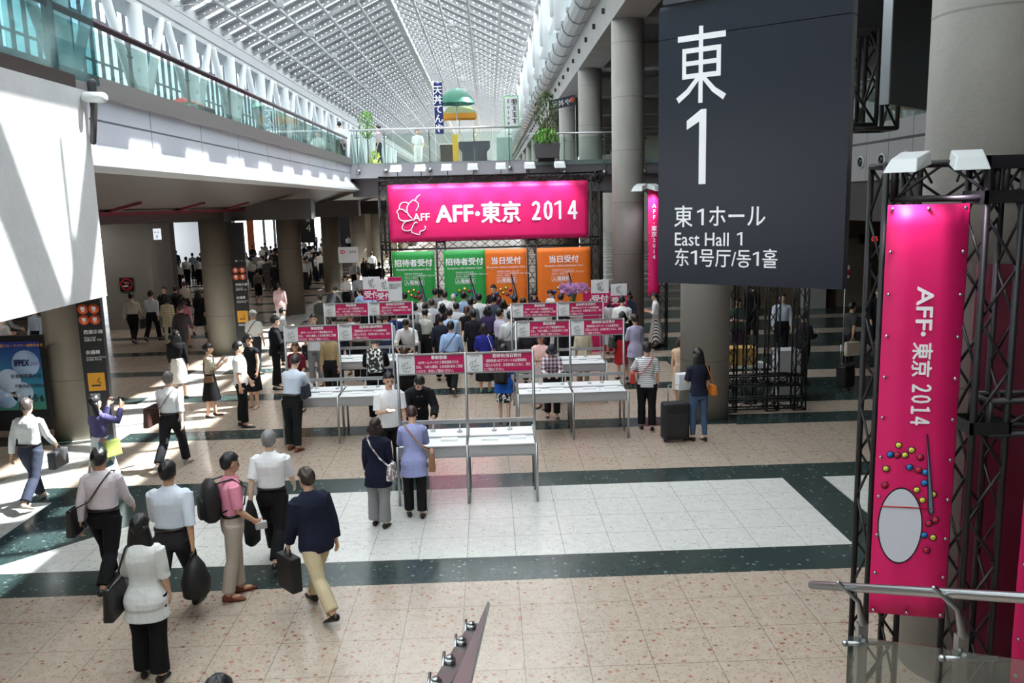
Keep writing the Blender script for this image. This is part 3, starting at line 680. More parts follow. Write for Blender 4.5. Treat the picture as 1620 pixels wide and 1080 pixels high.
for i, x in enumerate(lx):
    f = floodlamp((x, TY - .15, 5.32), 0, 'small white flood lamp on the truss gantry, %s from the left' % nth[i], 'flood lamps above the wide banner', f0); f0 = f0 or f
    L = bpy.data.lights.new('lamp_light', 'SPOT'); L.energy = 45; L.spot_size = 1.5; L.spot_blend = .8; L.color = (1, .85, 1.0); L.shadow_soft_size = .06
    lo = bpy.data.objects.new('lamp_light', L); C.objects.link(lo); lo.parent = f; lo.location = (0, -.28, -.12); lo.rotation_euler = (.62, 0, 0)
# reception counter, orchids, placards
CNT = mat('counter_white', (206, 206, 208), .4)
for i, x in enumerate((-2.9, -.9, 1.1)):
    t = thing('reception_counter', 'white reception counter under the %s banner' % ('green', 'half green half orange', 'orange')[i], 'counter', (x, 24.2, 0), 0, 'reception counters')
    MB().box(0, 0, 0, 1.95, .5, .92).build('front', CNT, t, bevel=.01); MB().box(-.02, -.03, .92, 1.97, .55, .96).build('counter_top', WHITE, t)
def orchid(loc, label):
    rnd = random.Random(int(loc[0] * 100)); t = thing('orchid_bouquet', label, 'flowers', loc)
    MB().tube([(0, 0, 0), (0, 0, .3)], [.12, .16], 20).build('pot', WHITE, t)
    st = MB(); fl = MB()
    for k in range(9):
        a = 2 * PI * k / 9; P = [Vector((0, 0, .28)), Vector((.1 * math.cos(a), .1 * math.sin(a), .6)), Vector((.28 * math.cos(a), .28 * math.sin(a), .78)), Vector((.40 * math.cos(a), .4 * math.sin(a), .62))]
        st.tube(P, .008, 6)
        for q in range(22):
            u = rnd.uniform(.8, 2.95); i = int(u); p = P[i].lerp(P[min(i + 1, 3)], u - i) + Vector((rnd.uniform(-.07, .07), rnd.uniform(-.07, .07), rnd.uniform(-.05, .09)))
            R = Matrix.Rotation(rnd.uniform(0, 6), 3, 'Z') @ Matrix.Rotation(rnd.uniform(.6, 2), 3, 'X')
            for w in range(5): fl.ell(p + R @ Vector((.028 * math.cos(w * 1.257), .028 * math.sin(w * 1.257), 0)), (.024, .017, .008), 6, 4, R @ Matrix.Rotation(w * 1.257, 3, 'Z'))
    st.build('stems', mat('stem_green', (60, 110, 50), .6), t); fl.build('blossoms', mat('orchid_petal', (206, 150, 206), .6, noise=.25, nscale=30.), t)
def stand_sign(u, v, y, w, h, label, upper, lower, tl, hh=None):
    p = aty(u, v, y); t = thing('sign_on_pole', label, 'sign', (p.x, p.y, 0))
    MB().tube([(0, .03, 0), (0, .03, p.z + h / 2)], .015, 8).bbox(0, .03, .015, .35, .35, .03).build('pole', ALU, t)
    b = MB().bbox(0, 0, p.z, w, .02, h).build('board', upper, t)
    if lower:
        l = MB().bbox(0, -.012, p.z - h * .27, w, .006, h * .46).build('lower_field', lower, b)
        text(l, tl, h * .34, (0, -.018, p.z - h * .39), RX, TXTW, 'CENTER', bold=.03)
        logo(b, mat('grey_print', (120, 120, 124), .6), -w * .18, p.z + h * .05, h * .38, -.014, .03, txt=False)
stand_sign(588, 456, 22.6, .46, .62, 'white and pink reception sign on a pole at the far left of the queue', SIGNW, PINKP, '受付')
stand_sign(608, 459, 21.6, .38, .56, 'white and pink reception sign on a pole just behind the left orchids', SIGNW, PINKP, '受付')
stand_sign(625, 457, 21.2, .34, .60, 'white notice sign with a pink heading bar before the green banner', SIGNW, None, '')
o = [q for q in bpy.data.objects if q.get('label', '').startswith('white notice sign')][0]; pz = aty(625, 457, 21.2).z
b = MB().bbox(0, -.014, pz + .25, .34, .006, .1).build('heading_bar', PINKP, o); text(o, '招待状をお持ちの方\nご記入ください\nお名刺2枚', .045, (-.15, -.018, pz + .1), RX, TXTK)
stand_sign(949, 462, 22.0, .46, .66, 'white and pink reception sign on a pole right of the orange banner', SIGNW, PINKP, '受付')
stand_sign(979, 466, 22.9, .44, .60, 'white and pink sign on a pole furthest right, beside the tall column', SIGNW, PINKP, '受付')
t = thing('pink_partition', 'low pink partition with a white ring mark right of the orchids', 'partition', (2.6, 23.6, 0)); MB().box(0, 0, 0, .95, .05, 1.72).build('panel', PINKP, t)
MB()._add(*(lambda n: ([(.3 + r * math.cos(2 * PI * k / n), -.012, 1.42 + r * math.sin(2 * PI * k / n)) for r in (.13, .1) for k in range(n)], [(k, (k + 1) % n, n + (k + 1) % n, n + k) for k in range(n)]))(28)).build('ring_mark', TXTW, t)
orchid((-2.93, 23.4, 1.38), 'purple orchid bouquet at the left end, between the reception signs')
orchid((2.2, 22.3, 1.25), 'purple orchid bouquet on the right, before the orange banner')
for x, yy, zz, n_ in ((-2.93, 23.4, 1.38, 'left'), (2.2, 22.3, 1.25, 'right')):
    t = thing('flower_stand', 'tall round white stand under the %s orchid bouquet' % n_, 'stand', (x, yy, 0)); MB().tube([(0, 0, zz - .03), (0, 0, zz)], .2, 24).build('top', WHITE, t); MB().tube([(0, 0, 0), (0, 0, .03)], .22, 24).tube([(0, 0, .03), (0, 0, zz - .03)], .03, 12).build('pedestal', WHITE, t)

# ================================================================ HANGING HALL SIGN AND ITS NEIGHBOUR
NAVY = mat('dark_navy_sign', (24, 27, 41), .34, spec=.35)
a, b = Vector((1.43, 7.15, 0)), Vector((2.63, 6.22, 0)); w = (b - a).length; rz = math.atan2(b.y - a.y, b.x - a.x); zb, zt = 3.56, 6.3
t = thing('hall_sign', 'large dark navy hanging sign reading East Hall 1', 'sign', (a.x, a.y, 0), rz)
MB().box(0, 0, zb, w, .12, 5.53).box(0, 0, 5.536, w, .12, 5.76).build('panel', NAVY, t)
MB().box(.06, -.05, 5.79, w - .0, .16, zt).box(0, .02, 5.76, w, .1, 5.79).build('header_box', mat('sign_header', (52, 54, 62), .4), t)
MB().cyl((.2, .05, zt), (.2, .05, 9.3), .02, 8).cyl((w - .2, .05, zt), (w - .2, .05, 9.3), .02, 8).build('hanger', STEEL, t)
def onp(u, v):                                  # where the sight line through u, v meets the sign's face
    r = ray(u, v); n_ = Vector((-(b - a).y, (b - a).x, 0)); k = (n_.dot(a)) / (n_.x * r[0] + n_.y * r[1]); P = Vector((k * r[0], k * r[1], CAMH + k * r[2])); return (P - Vector((a.x, a.y, 0))).xy.length, P.z
def tz(s, size, u0, v0, u1, bold=0.):
    """lettering on the sign's face from u0 to u1"""
    x0, z0 = onp(u0, v0); x1, z1 = onp(u1, v0); 
    o = text(t, s, size, (x0, -.004, z0), RX, TXTW, bold=max(0, bold)); xs = [v.co.x for v in o.data.vertices]; k = (x1 - x0) / (max(xs) - min(xs))
    o.scale.x = k; o.location.x = x0 - min(xs) * k
tz('東', .64, 1070, 156, 1149, -.004)
def one(u0, v0, u1, v1):
    x0, z0 = onp(u0, v0); x1, z1 = onp(u1, v1); figure_one(t, TXTW, x0, z0, z1 - z0, -.004, x1 - x0)
one(1086, 292, 1118, 172); one(1103, 356, 1114, 330); one(1166, 388, 1175, 367); one(1093, 418, 1103, 396); one(1191, 420, 1201, 398)
tz('東', .19, 1067, 356, 1096, .008); tz('ホール', .19, 1122, 356, 1211, .008); tz('East Hall', .155, 1068, 388, 1153, .006)
tz('东', .16, 1068, 418, 1090, .008); tz('号厅/동', .16, 1107, 419, 1188, .008); tz('홀', .16, 1206, 421, 1230, .008)
a2, b2 = Vector((3.63, 7.75, 0)), Vector((5.15, 9.3, 0)); rz = math.atan2(b2.y - a2.y, b2.x - a2.x); w = (b2 - a2).length
t = thing('hanging_board', 'black hanging board beside the near concrete column, high on the right', 'sign', (a2.x, a2.y, 0), rz)
MB().box(0, 0, 5.07, w, .06, 8.4).build('panel', mat('black_board', (30, 29, 29), .45), t); MB().box(-.03, -.01, 5.05, 0, .07, 8.42).build('edge_profile', ALU, t); MB().cyl((.3, .1, 8.4), (.3, .1, 9.3), .02, 8).cyl((w - .3, .1, 8.4), (w - .3, .1, 10.2), .02, 8).build('hanger', STEEL, t)
t = thing('hanging_truss', 'dark lattice frame hanging between the navy sign and the black board', 'truss', (4.0, 9.6, 5.0))
mb = MB(); truss(mb, (0, 0, 0), (0, 0, 4.3), .5, step=.7, r=.025, dr=.015); truss(mb, (.55, .5, 0), (.55, .5, 4.3), .4, step=.7, r=.025, dr=.015); mb.build('lattice', BLACK, t)
MB().box(-.3, -.3, 1.0, .3, .45, 4.3).build('speaker_stack', mat('black_matt', (14, 14, 15), .8), t)

# ================================================================ TRUSS TOWERS ROUND THE COLUMNS
def vbanner(name, label, loc, rz, w, h, m=None):
    t = thing(name, label, 'banner', loc, rz); c = cloth_panel('banner_cloth', w, h, m or PINK, t, amp=.004); mb = MB(); grommets(mb, w, h, .3, y=-.014); mb.build('grommet_rings', STEEL, c); return t
t = thing('truss_tower', 'tall black truss frame around the near concrete column at the right edge', 'truss', (0, 0, 0))
for P in ((3.04, 6.33), (3.62, 6.02), (4.95, 6.0), (4.95, 8.2)):
    mb = MB(); truss(mb, (P[0], P[1], 0), (P[0], P[1], 4.46), .25, step=.36, r=.024, dr=.011); mb.build('upright', BLACK, t)
for p, q, z in (((3.04, 6.33), (3.62, 6.02), 4.34), ((3.62, 6.02), (4.95, 6.0), 4.34), ((4.95, 6.0), (4.95, 8.2), 4.34), ((3.62, 6.02), (4.95, 6.0), 2.62), ((4.95, 6.0), (4.95, 8.2), .2)):
    mb = MB(); truss(mb, (p[0], p[1], z), (q[0], q[1], z), .25, step=.4, r=.024, dr=.012); mb.build('crossbeam', BLACK, t)
for z in (2.55, 4.22, 4.46):
    mb = MB()
    for a_, c_ in ((-1, 0), (1, 0), (0, -1), (0, 1)): mb.bbox(3.62 + a_ * .14, 6.02 + c_ * .14, z, .30 if c_ else .02, .30 if a_ else .02, .09)
    mb.build('corner_plate', mat('black_plate', (30, 30, 33), .4), t)
pa, pb_ = Vector((2.83, 5.98, 1.09)), Vector((3.345, 5.845, 1.09)); rz = math.atan2(pb_.y - pa.y, pb_.x - pa.x); w = (pb_ - pa).length
t = vbanner('tall_banner', 'tall bright pink banner on the near truss tower, lettering running downwards', pa, rz, w, 3.09)
for s_, z_, ww, sz in (('AFF', 2.51, .31, .155), ('・', 2.24, None, .14), ('東京', 2.11, .25, .145), ('２０１４', 1.82, .32, .17)):
    text(t, s_, sz, (w * .42, -.009, z_), (PI / 2, PI / 2, 0), TXTW, bold=.025, space=.66 if s_[0] == '２' else 1.0, width=ww)
BL, YL, RD = (40, 130, 210), (226, 214, 84), (196, 30, 70)
dots = [(176, 150, YL), (120, 222, BL), (225, 222, YL), (270, 182, YL), (334, 235, RD), (95, 330, YL), (262, 312, BL), (325, 330, RD), (92, 456, RD), (320, 480, YL), (372, 424, BL), (375, 345, BL), (366, 555, YL), (438, 508, YL),
        (465, 700, RD), (420, 730, RD), (392, 820, BL), (455, 835, YL), (415, 935, RD), (170, 225, RD)]
for a_, b_, cc in dots:
    x, z = (a_ - 20) / 540 * w * .98, 1.43 - (b_ - 60) / 960 * .98
    d_ = MB().cyl((x, -.007, z), (x, -.009, z), .0265, 20).build('printed_dot', TXTK, t); MB().cyl((x, -.009, z), (x, -.010, z), .0195, 20).build('dot_colour', mat('dotb_%d_%d' % cc[:2], cc, .6), d_)
k_ = lambda a_, b_: ((a_ - 20) / 540 * w * .98, 1.43 - (b_ - 60) / 960 * .98)
n_ = MB().prism([k_(366, 55), k_(378, 60), k_(432, 470), k_(450, 640), k_(430, 670), k_(408, 640), k_(392, 420)], -.0125, -.0105, 1).build('printed_needle', TXTK, t)
MB().prism([k_(370, 90), k_(422, 470), k_(440, 630), k_(430, 655), k_(416, 630), k_(400, 430)], -.0135, -.0125, 1).build('needle_fill', mat('needle_grey', (112, 120, 150), .5), n_)
MB().tube([(k_(75, 615)[0], -.012, k_(75, 615)[1]), (k_(430, 615)[0], -.012, k_(430, 615)[1])], .0045, 6).build('printed_thread', mat('red_thread', (190, 20, 40), .6), t)
poly = [(k_(215, 0)[0] + .1 * w * 0 + .17 * math.cos(2 * PI * i / 40) * .92, k_(0, 760)[1] + .30 * math.sin(2 * PI * i / 40)) for i in range(40)]
q_ = MB().prism(poly, -.0072, -.006, 1).build('printed_cushion', TXTK, t)
cx, cz = sum(p[0] for p in poly) / len(poly), sum(p[1] for p in poly) / len(poly); MB().prism([(cx + (p[0] - cx) * .94, cz + (p[1] - cz) * .96) for p in poly], -.0082, -.0072, 1).build('cushion_fill', mat('print_white', (216, 220, 232), .6), q_)
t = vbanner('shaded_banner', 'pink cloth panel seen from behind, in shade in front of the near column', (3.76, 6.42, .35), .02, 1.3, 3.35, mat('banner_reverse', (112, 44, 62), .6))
t = vbanner('edge_banner', 'bright pink banner strip cut off by the right edge of the picture', (3.86, 5.8, .3), .25, 1.2, 1.85)
for i, (u, v, y, r_) in enumerate(((1432, 258, 5.9, -.35), (1512, 255, 6.0, .15))):
    p = aty(u, v, y); f = floodlamp((p.x + .1, p.y + .05, p.z), r_ - .5, ('larger', 'partly hidden')[i] + ' white flood lamp above the tall pink banner', 'flood lamps of the near tower', f0); f.scale = (.68, .68, .68)
    L = bpy.data.lights.new('lamp_light', 'SPOT'); L.energy = 22; L.spot_size = 1.3; L.spot_blend = .9; L.color = (1, .8, 1.0); L.shadow_soft_size = .05
    for ch in list(f.children):
        if ch.type == 'LIGHT': ch.data = L; ch.rotation_euler = (.5, 0, 0)
t = thing('truss_stand', 'black truss frame standing beside the second concrete column', 'truss', (4.55, 16.3, 0))
for x, y in ((.18, .12), (.78, .75), (1.02, .12), (1.58, .12)):
    mb = MB(); truss(mb, (x, y, 0), (x, y, 3.9), .22, step=.36, r=.02, dr=.01); mb.build('upright', BLACK, t)
for z in (.16, .62):
    mb = MB(); truss(mb, (.1, .1, z), (1.6, .1, z), .2, step=.3, r=.018, dr=.01); mb.build('crossbeam', BLACK, t)
mb = MB(); truss(mb, (.62, .75, .5), (1.6, .75, .5), .2, step=.3, r=.018, dr=.01); mb.build('crossbeam', BLACK, t)
p = aty(1024, 470, 24.0)
t = thing('slim_truss', 'slim black truss tower behind the tall column, carrying a narrow pink banner', 'truss', (5.0, 24.4, 0))
mb = MB(); truss(mb, (0, 0, 0), (0, 0, 4.7), .25, step=.4); mb.build('upright', BLACK, t)
t = vbanner('narrow_banner', 'narrow pink vertical banner half hidden between the tall column and the navy sign', (4.52, 24.05, 1.5), .0, .34, 3.0)
text(t, 'A\nF\nF\n·\n東\n京\n2\n0\n1\n4', .16, (.17, -.02, 2.5), RX, TXTW, 'CENTER', bold=.02)
for i, u in enumerate((1016, 1030)):
    p = aty(u, 297, 24.0); floodlamp((p.x, p.y, p.z), (-.6, .5)[i], 'small white lamp on the slim truss tower, %s one' % ('left', 'right')[i], 'lamps of the slim tower', f0)

# ================================================================ SIGNS ON THE LEFT
def pylon(x, y, label, z1=4.05):
    t = thing('direction_pylon', label, 'sign', (x, y, 0), .12); w = .42
    MB().box(0, 0, 0, w, .16, z1).build('body', mat('pylon_black', (30, 30, 33), .4), t)
    for a_, b_ in ((-1, 0), (1, 0), (-1, 1), (1, 1)):
        dk = MB().cyl((w * .5 + a_ * .095, 0, 2.52 - b_ * .2), (w * .5 + a_ * .095, -.01, 2.52 - b_ * .2), .092, 28).build('orange_icon', mat('icon_orange', (226, 84, 36), .5), t)
        MB().bbox(w * .5 + a_ * .095, -.013, 2.53 - b_ * .2, .07, .006, .06).bbox(w * .5 + a_ * .095, -.013, 2.48 - b_ * .2, .04, .006, .02).build('pictogram', TXTW, dk)
    text(t, '東1・2・3', .07, (.12, -.004, 2.75), RX, TXTW)
    text(t, '西展示棟', .085, (.08, -.004, 2.06), RX, TXTW, bold=.01); text(t, 'West Hall\n西展示栋 서관', .05, (.08, -.004, 1.97), RX, TXTW)
    text(t, '会議棟', .085, (.08, -.004, 1.68), RX, TXTW, bold=.01); text(t, 'Conference Tower\n会议栋 회의동', .045, (.08, -.004, 1.60), RX, TXTW)
    s = MB().box(.07, -.008, .98, w - .05, 0, 1.32).build('yellow_field', mat('icon_amber', (226, 160, 40), .5), t); MB().bbox(.21, -.012, 1.08, .16, .006, .025).tube([(.3, -.012, 1.12), (.24, -.012, 1.16), (.28, -.012, 1.22)], .006, 6).build('pictogram', TXTK, s)
    text(t, '喫煙所', .06, (.08, -.004, .88), RX, TXTW); return t
pylon(-7.62, 15.62, 'black direction pylon with orange icons against the nearest left column')
pylon(-7.5, 24.72, 'black direction pylon with orange icons against the second left column', 3.88)
t = thing('no_smoking_sign', 'square dark no smoking sign with a red ring on the concrete pier', 'sign', (-13.45, 30.97, 1.42)); MB().box(0, -.02, 0, .49, 0, .49).build('plate', mat('sign_black', (20, 20, 22), .4), t)
n = 32; RED = mat('sign_red', (214, 40, 44), .5)
mb = MB()._add([(.245 + r * math.cos(2 * PI * k / n), -.026, .245 + r * math.sin(2 * PI * k / n)) for r in (.215, .18) for k in range(n)], [(k, (k + 1) % n, n + (k + 1) % n, n + k) for k in range(n)]); mb.bar((.11, -.026, .38), (.38, -.026, .11), .012, .03); mb.build('red_ring', RED, t)
MB().bbox(.22, -.03, .18, .22, .004, .04).tube([(.3, -.03, .24), (.34, -.03, .3), (.26, -.03, .33)], .008, 6).tube([(.22, -.03, .24), (.26, -.03, .29), (.18, -.03, .33)], .008, 6).build('cigarette', TXTW, t)
t = thing('hanging_exit_sign', 'small lit white sign hanging on a rod under the left gallery', 'sign', tuple(aty(249, 379, 25.9))); MB().box(-.11, 0, 0, .11, .05, .33).build('box', mat('lit_white', (226, 236, 246), .4, emit=.7), t)
MB().cyl((0, .02, .33), (0, .02, 1.0), .012, 6).build('rod', mat('red_rod', (140, 60, 50), .5), t); text(t, '↔\n8', .13, (0, -.004, .18), RX, TXTK, 'CENTER')
t = thing('gate_number_board', 'black board with a white number 4 in the distance under the left gallery', 'sign', tuple(aty(476, 384, 61.9))); MB().box(0, 0, 0, 1.05, .1, 1.9).build('board', mat('sign_black', (20, 20, 22), .4), t); text(t, '東', .4, (.62, -.02, 1.5), RX, TXTW, 'CENTER'); text(t, '4', .75, (.62, -.02, .8), RX, TXTW, 'CENTER')
p = aty(536, 416, 33.5)
t = thing('white_notice_board', 'white notice board with red letters beside the third left column', 'sign', (p.x, p.y, 0)); MB().box(0, 0, p.z, .78, .04, p.z + .62).build('board', SIGNW, t); MB().cyl((.1, .05, 0), (.1, .05, p.z + .3), .02, 8).cyl((.68, .05, 0), (.68, .05, p.z + .3), .02, 8).build('leg', ALU, t)
text(t, 'ID', .2, (.08, -.004, p.z + .36), RX, RED, bold=.03); text(t, 'ATO', .13, (.44, -.004, p.z + .38), RX, TXTK, bold=.02)
# poster stand at the left edge
m, nt, pp = _new('poster_gradient'); tc = N(nt, 'ShaderNodeTexCoord'); xyz = N(nt, 'ShaderNodeSeparateXYZ', ins={0: tc.outputs['Object']})
r = N(nt, 'ShaderNodeValToRGB', ins={0: mth(nt, 'DIVIDE', xyz.outputs[2], 2.0)}); e = r.color_ramp.elements; e[0].position = .3; e[0].color = lin((60, 120, 70)) + (1,); e[1].position = .95; e[1].color = lin((24, 44, 120)) + (1,)
q = r.color_ramp.elements.new(.55); q.color = lin((50, 130, 160)) + (1,); nt.links.new(r.outputs[0], pp.inputs['Base Color'])
t = thing('poster_stand', 'blue and green poster reading IFPEX in a dark frame at the left edge', 'poster', (-10.12, 15.5, 0)); MB().box(-.7, 0, .3, 1.88, .08, 2.08).build('frame', mat('frame_black', (26, 26, 30), .4), t)
b = MB().box(-.6, -.012, .69, 1.82, 0, 1.97).build('print', m, t)
for x, z, r_, cc in ((1.54, 1.56, .25, (150, 178, 214)), (1.2, 1.25, .22, (176, 196, 222)), (1.42, 1.02, .2, (166, 190, 214)), (1.12, .93, .2, (150, 170, 190))):
    MB().cyl((x, -.012, z), (x, -.016 - r_ * .01, z), r_, 36).build('pale_bubble', mat('bubble_%d' % cc[0], cc, .5), b)
text(t, 'IFPEX', .17, (1.33, -.03, 1.52), RX, mat('print_navy', (24, 30, 80), .5), bold=.03, width=.28); text(t, '2014', .10, (1.62, -.03, 1.52), RX, mat('print_violet', (120, 110, 170), .5)); text(t, '4·5·6', .19, (1.5, -.03, .84), RX, TXTK, bold=.02, width=.3)
text(t, '第25回フルードパワー国際見本市', .06, (1.0, -.03, 1.88), RX, mat('print_orange', (232, 170, 60), .5)); text(t, '計測技術展示会', .08, (1.25, -.03, 1.3), RX, TXTK, bold=.01); text(t, '自動化総合機器展', .07, (1.3, -.03, 1.12), RX, TXTK); text(t, 'SENSOR', .08, (1.1, -.03, .95), RX, TXTW)
t = thing('low_cabinet', 'low pale cabinet in front of the poster at the left edge', 'cabinet', (-10.6, 14.6, 0)); MB().box(0, 0, .12, 1.3, .5, .62).build('body', WPAINT, t, bevel=.01); MB().box(.05, .05, 0, 1.25, .45, .12).build('plinth', BLACK, t)

# ================================================================ THINGS ON THE RIGHT
t = thing('white_cabinet', 'plain white box pedestal behind the black truss frame', 'pedestal', (6.05, 17.4, 0)); MB().box(0, 0, 0, .48, .4, 1.02).build('body', mat('pedestal_white', (190, 192, 196), .5), t, bevel=.008)
t = thing('booth_table', 'low pale table with a white cloth front behind the truss frame', 'table', (4.75, 17.6, 0)); MB().box(0, 0, .62, 1.2, .6, .66).build('table_top', WHITE, t)
for x in (.05, 1.15):
    for y in (.05, .55): MB().tube([(x, y, 0), (x, y, .62)], .02, 8).build('leg', STEEL, t)
t = thing('cardboard_box', 'yellowish cardboard box on the table behind the truss frame', 'box', (4.85, 17.68, .665)); MB().box(0, 0, 0, .85, .42, .38).build('carton', mat('cardboard', (206, 164, 92), .8), t, bevel=.01)
MB().box(.41, -.003, 0, .45, .423, .383).build('tape', mat('tape', (190, 150, 90), .4), t)
p = at(1338, 470, 0.9); t = thing('ticket_machine', 'white vending machine unit far back on the right', 'machine', (7.2+4.6, 31.2, 0)); MB().box(0, 0, 0, .8, .5, 1.75).build('body', mat('machine_white', (190, 190, 186), .5), t, bevel=.02); MB().box(.2, -.01, .9, .5, 0, 1.5).build('panel', SIGNW, t)
p = aty(1360, 385, 31.7); t = thing('led_display', 'black display with red digits on the brown lobby wall', 'display', tuple(p)); MB().box(0, 0, 0, .95, .1, .34).build('case', mat('sign_black', (20, 20, 22), .4), t); text(t, '9:05', .26, (.25, -.01, .07), RX, mat('red_led', (230, 50, 40), .5, emit=1.2))
p = aty(1333, 440, 20.); t = thing('small_notice', 'small red and white notice at the right edge of the navy sign', 'sign', (p.x, p.y, 0)); MB().box(0, 0, p.z, .16, .02, p.z + .3).build('plate', SIGNW, t); MB().box(0, -.006, p.z + .07, .16, 0, p.z + .2).build('red_field', mat('sign_red2', (190, 30, 50), .5), t); MB().cyl((.08, .03, 0), (.08, .03, p.z), .012, 8).build('pole', ALU, t)
def case(loc, rz, s, label, w=.46, d=.28, h=.66, hh=1.0):
    t = thing('suitcase', label, 'suitcase', loc, rz)
    MB().bbox(0, 0, .05 + h / 2, w, d, h).build('shell', mat('black_luggage', (30, 30, 34), .55), t, bevel=.035)
    MB().bbox(0, -d / 2 - .008, .05 + h * .42, w * .8, .02, h * .6).build('front_pocket', mat('black_luggage2', (38, 38, 42), .6), t, bevel=.008)
    for x in (-1, 1):
        MB().cyl((x * w * .4 - .015, 0, .03), (x * w * .4 + .015, 0, .03), .03, 14).build('wheel', BLACK, t)
    MB().tube([(-.1, d * .3, h), (-.1, d * .3, hh), (.1, d * .3, hh), (.1, d * .3, h)], .009, 8).build('pull_handle', STEEL, t); return t
case((3.2, 14.45, 0), .1, 1, 'large black wheeled suitcase beside the woman in the striped top')
case((7.75, 18.0, 0), .6, 1, 'black wheeled suitcase pulled past the truss frame on the right', .38, .24, .5)

# ================================================================ THINGS ON THE BRIDGE
ZB = 5.77
def pt(u, v, y): return aty(u, v, y)
t = thing('parasol', 'green parasol standing on the bridge', 'parasol', (-1.22, 37.0, ZB)); zr_ = pt(725, 164, 37).z - ZB; zt_ = pt(725, 139, 37).z - ZB
rings = [[(r_ * .8 * math.cos(2 * PI * k / 16), r_ * .8 * math.sin(2 * PI * k / 16), zr_ + (zt_ - zr_) * hh_ - (0 if k % 2 else .02) * r_) for k in range(16)] for r_, hh_ in ((1.0, 0), (.9, .3), (.62, .68), (.3, .92), (.03, 1))]
MB().loft(rings, False).build('canopy', mat('parasol_green', (16, 104, 80), .45), t, fix=False); MB().tube([(0, 0, 0), (0, 0, zt_)], .022, 10).build('pole', WPAINT, t); MB().tube([(0, 0, 0), (0, 0, .1)], .25, 20).build('base', DARK, t)
mb = MB()
for k in range(8): mb.tube([(0, 0, zt_ - .1), (.78 * math.cos(2 * PI * k / 8), .78 * math.sin(2 * PI * k / 8), zr_)], .008, 5)
mb.build('ribs', STEEL, t)
t = thing('market_canopy', 'olive stall canopy with a yellow scalloped valance behind the green parasol', 'canopy', (-1.15, 38.6, ZB)); z0, z1 = pt(725, 181, 38.6).z - ZB, pt(725, 168, 38.6).z - ZB
MB()._add([(-.75, -.5, z0), (.75, -.5, z0), (.75, .6, z0), (-.75, .6, z0), (-.45, 0, z1), (.5, 0, z1)], [(0, 1, 5, 4), (1, 2, 5), (2, 3, 4, 5), (3, 0, 4)]).build('roof_cloth', mat('olive_cloth', (92, 104, 62), .7), t)
MB().box(-.75, -.52, z0 - .2, .75, -.49, z0 + .01).box(-.75, .59, z0 - .2, .75, .62, z0 + .01).build('valance', mat('ochre_cloth', (206, 140, 40), .7), t)
for x in (-.72, 0, .72): MB().tube([(x, -.45, 0), (x, -.45, z0)], .018, 8).build('post', mat('yellow_post', (196, 172, 110), .5), t)
t = thing('dark_counter', 'dark brown counter cabinet under the stall canopy', 'counter', (-2.0, 37.4, ZB)); MB().box(0, 0, 0, .62, .5, 1.0).build('body', mat('counter_brown', (74, 58, 52), .5), t); MB().box(-.04, -.04, 1.0, .66, .54, 1.05).build('top', SIGNW, t)
t = thing('draped_table', 'wide table draped in charcoal cloth on the bridge', 'table', (-1.15, 36.0, ZB))
MB().prism([(0, 1.02), (1.3, 1.02), (1.3, .75), (1.17, .6), (1.17, 0), (.13, 0), (.13, .6), (0, .75)], 0, .5, 1).build('cloth', mat('charcoal_cloth', (62, 62, 70), .8), t)
t = thing('yellow_panel', 'tall yellow panel beside the charcoal table', 'panel', (-1.42, 36.4, ZB)); MB().box(0, 0, 0, .24, .04, 1.35).build('panel', mat('yellow_board', (220, 176, 40), .6), t)
t = thing('pale_cabinet', 'pale green grey serving cabinet on the bridge', 'cabinet', (.42, 35.4, ZB)); MB().box(0, 0, 0, .64, .5, 1.1).build('body', mat('pale_green_metal', (168, 186, 178), .4), t, bevel=.02); MB()._add([(0, 0, 1.1), (.64, 0, 1.1), (.64, .5, 1.1), (0, .5, 1.1), (.22, .15, 1.4), (.42, .15, 1.4), (.42, .35, 1.4), (.22, .35, 1.4)], [(0, 1, 5, 4), (1, 2, 6, 5), (2, 3, 7, 6), (3, 0, 4, 7), (4, 5, 6, 7)]).build('hood', WPAINT, t)
def flagp(u, vt, vb, y, w, m_, label, name, txt_, tm, tilt=.06, mirror=False, cat='flag', edge=None):
    a_, b_ = pt(u, vt, y), pt(u, vb, y); t = thing(name, label, cat, (a_.x, y, ZB)); MB().tube([(0, .02, 0), (0, .02, a_.z - ZB + .05)], .014, 8).tube([(0, .02, a_.z - ZB), (w, .02, a_.z - ZB)], .01, 8).build('pole', WPAINT, t)
    z0_, z1_ = b_.z - ZB, a_.z - ZB
    if edge: MB().box(-.04, .0, z0_ - .04, w + .04, .02, z1_ + .04).build('border', edge, t); c = MB().box(0, -.012, z0_, w, .0, z1_).build('board', m_, t)
    else: c = cloth_panel('cloth', w, z1_ - z0_, m_, t, .01, z0_, amp=.02)
    for i, (s_, xx, sz) in enumerate(txt_):
        text(c, s_, sz, (xx * w, -.03 if not edge else -.018, z1_ - sz * 1.2), RX, tm, 'CENTER', bold=.02, lsp=1.0, mirror=mirror)
flagp(685, 130, 212, 34.0, .34, mat('flag_navy', (40, 46, 104), .7, noise=.1), 'navy vertical flag with white characters on the bridge', 'vertical_flag', [('天\n丼\nて\nん\nや', .5, .36)], TXTW)
flagp(798, 153, 202, 33.6, .5, SIGNW, 'white vertical board with a green border on the bridge rail', 'vertical_board', [('使\nえ\nま\nす', .75, .24), ('S\nu\ni\nc\na', .28, .2)], TXTK, mirror=True, cat='sign', edge=mat('border_green', (120, 196, 128), .6))
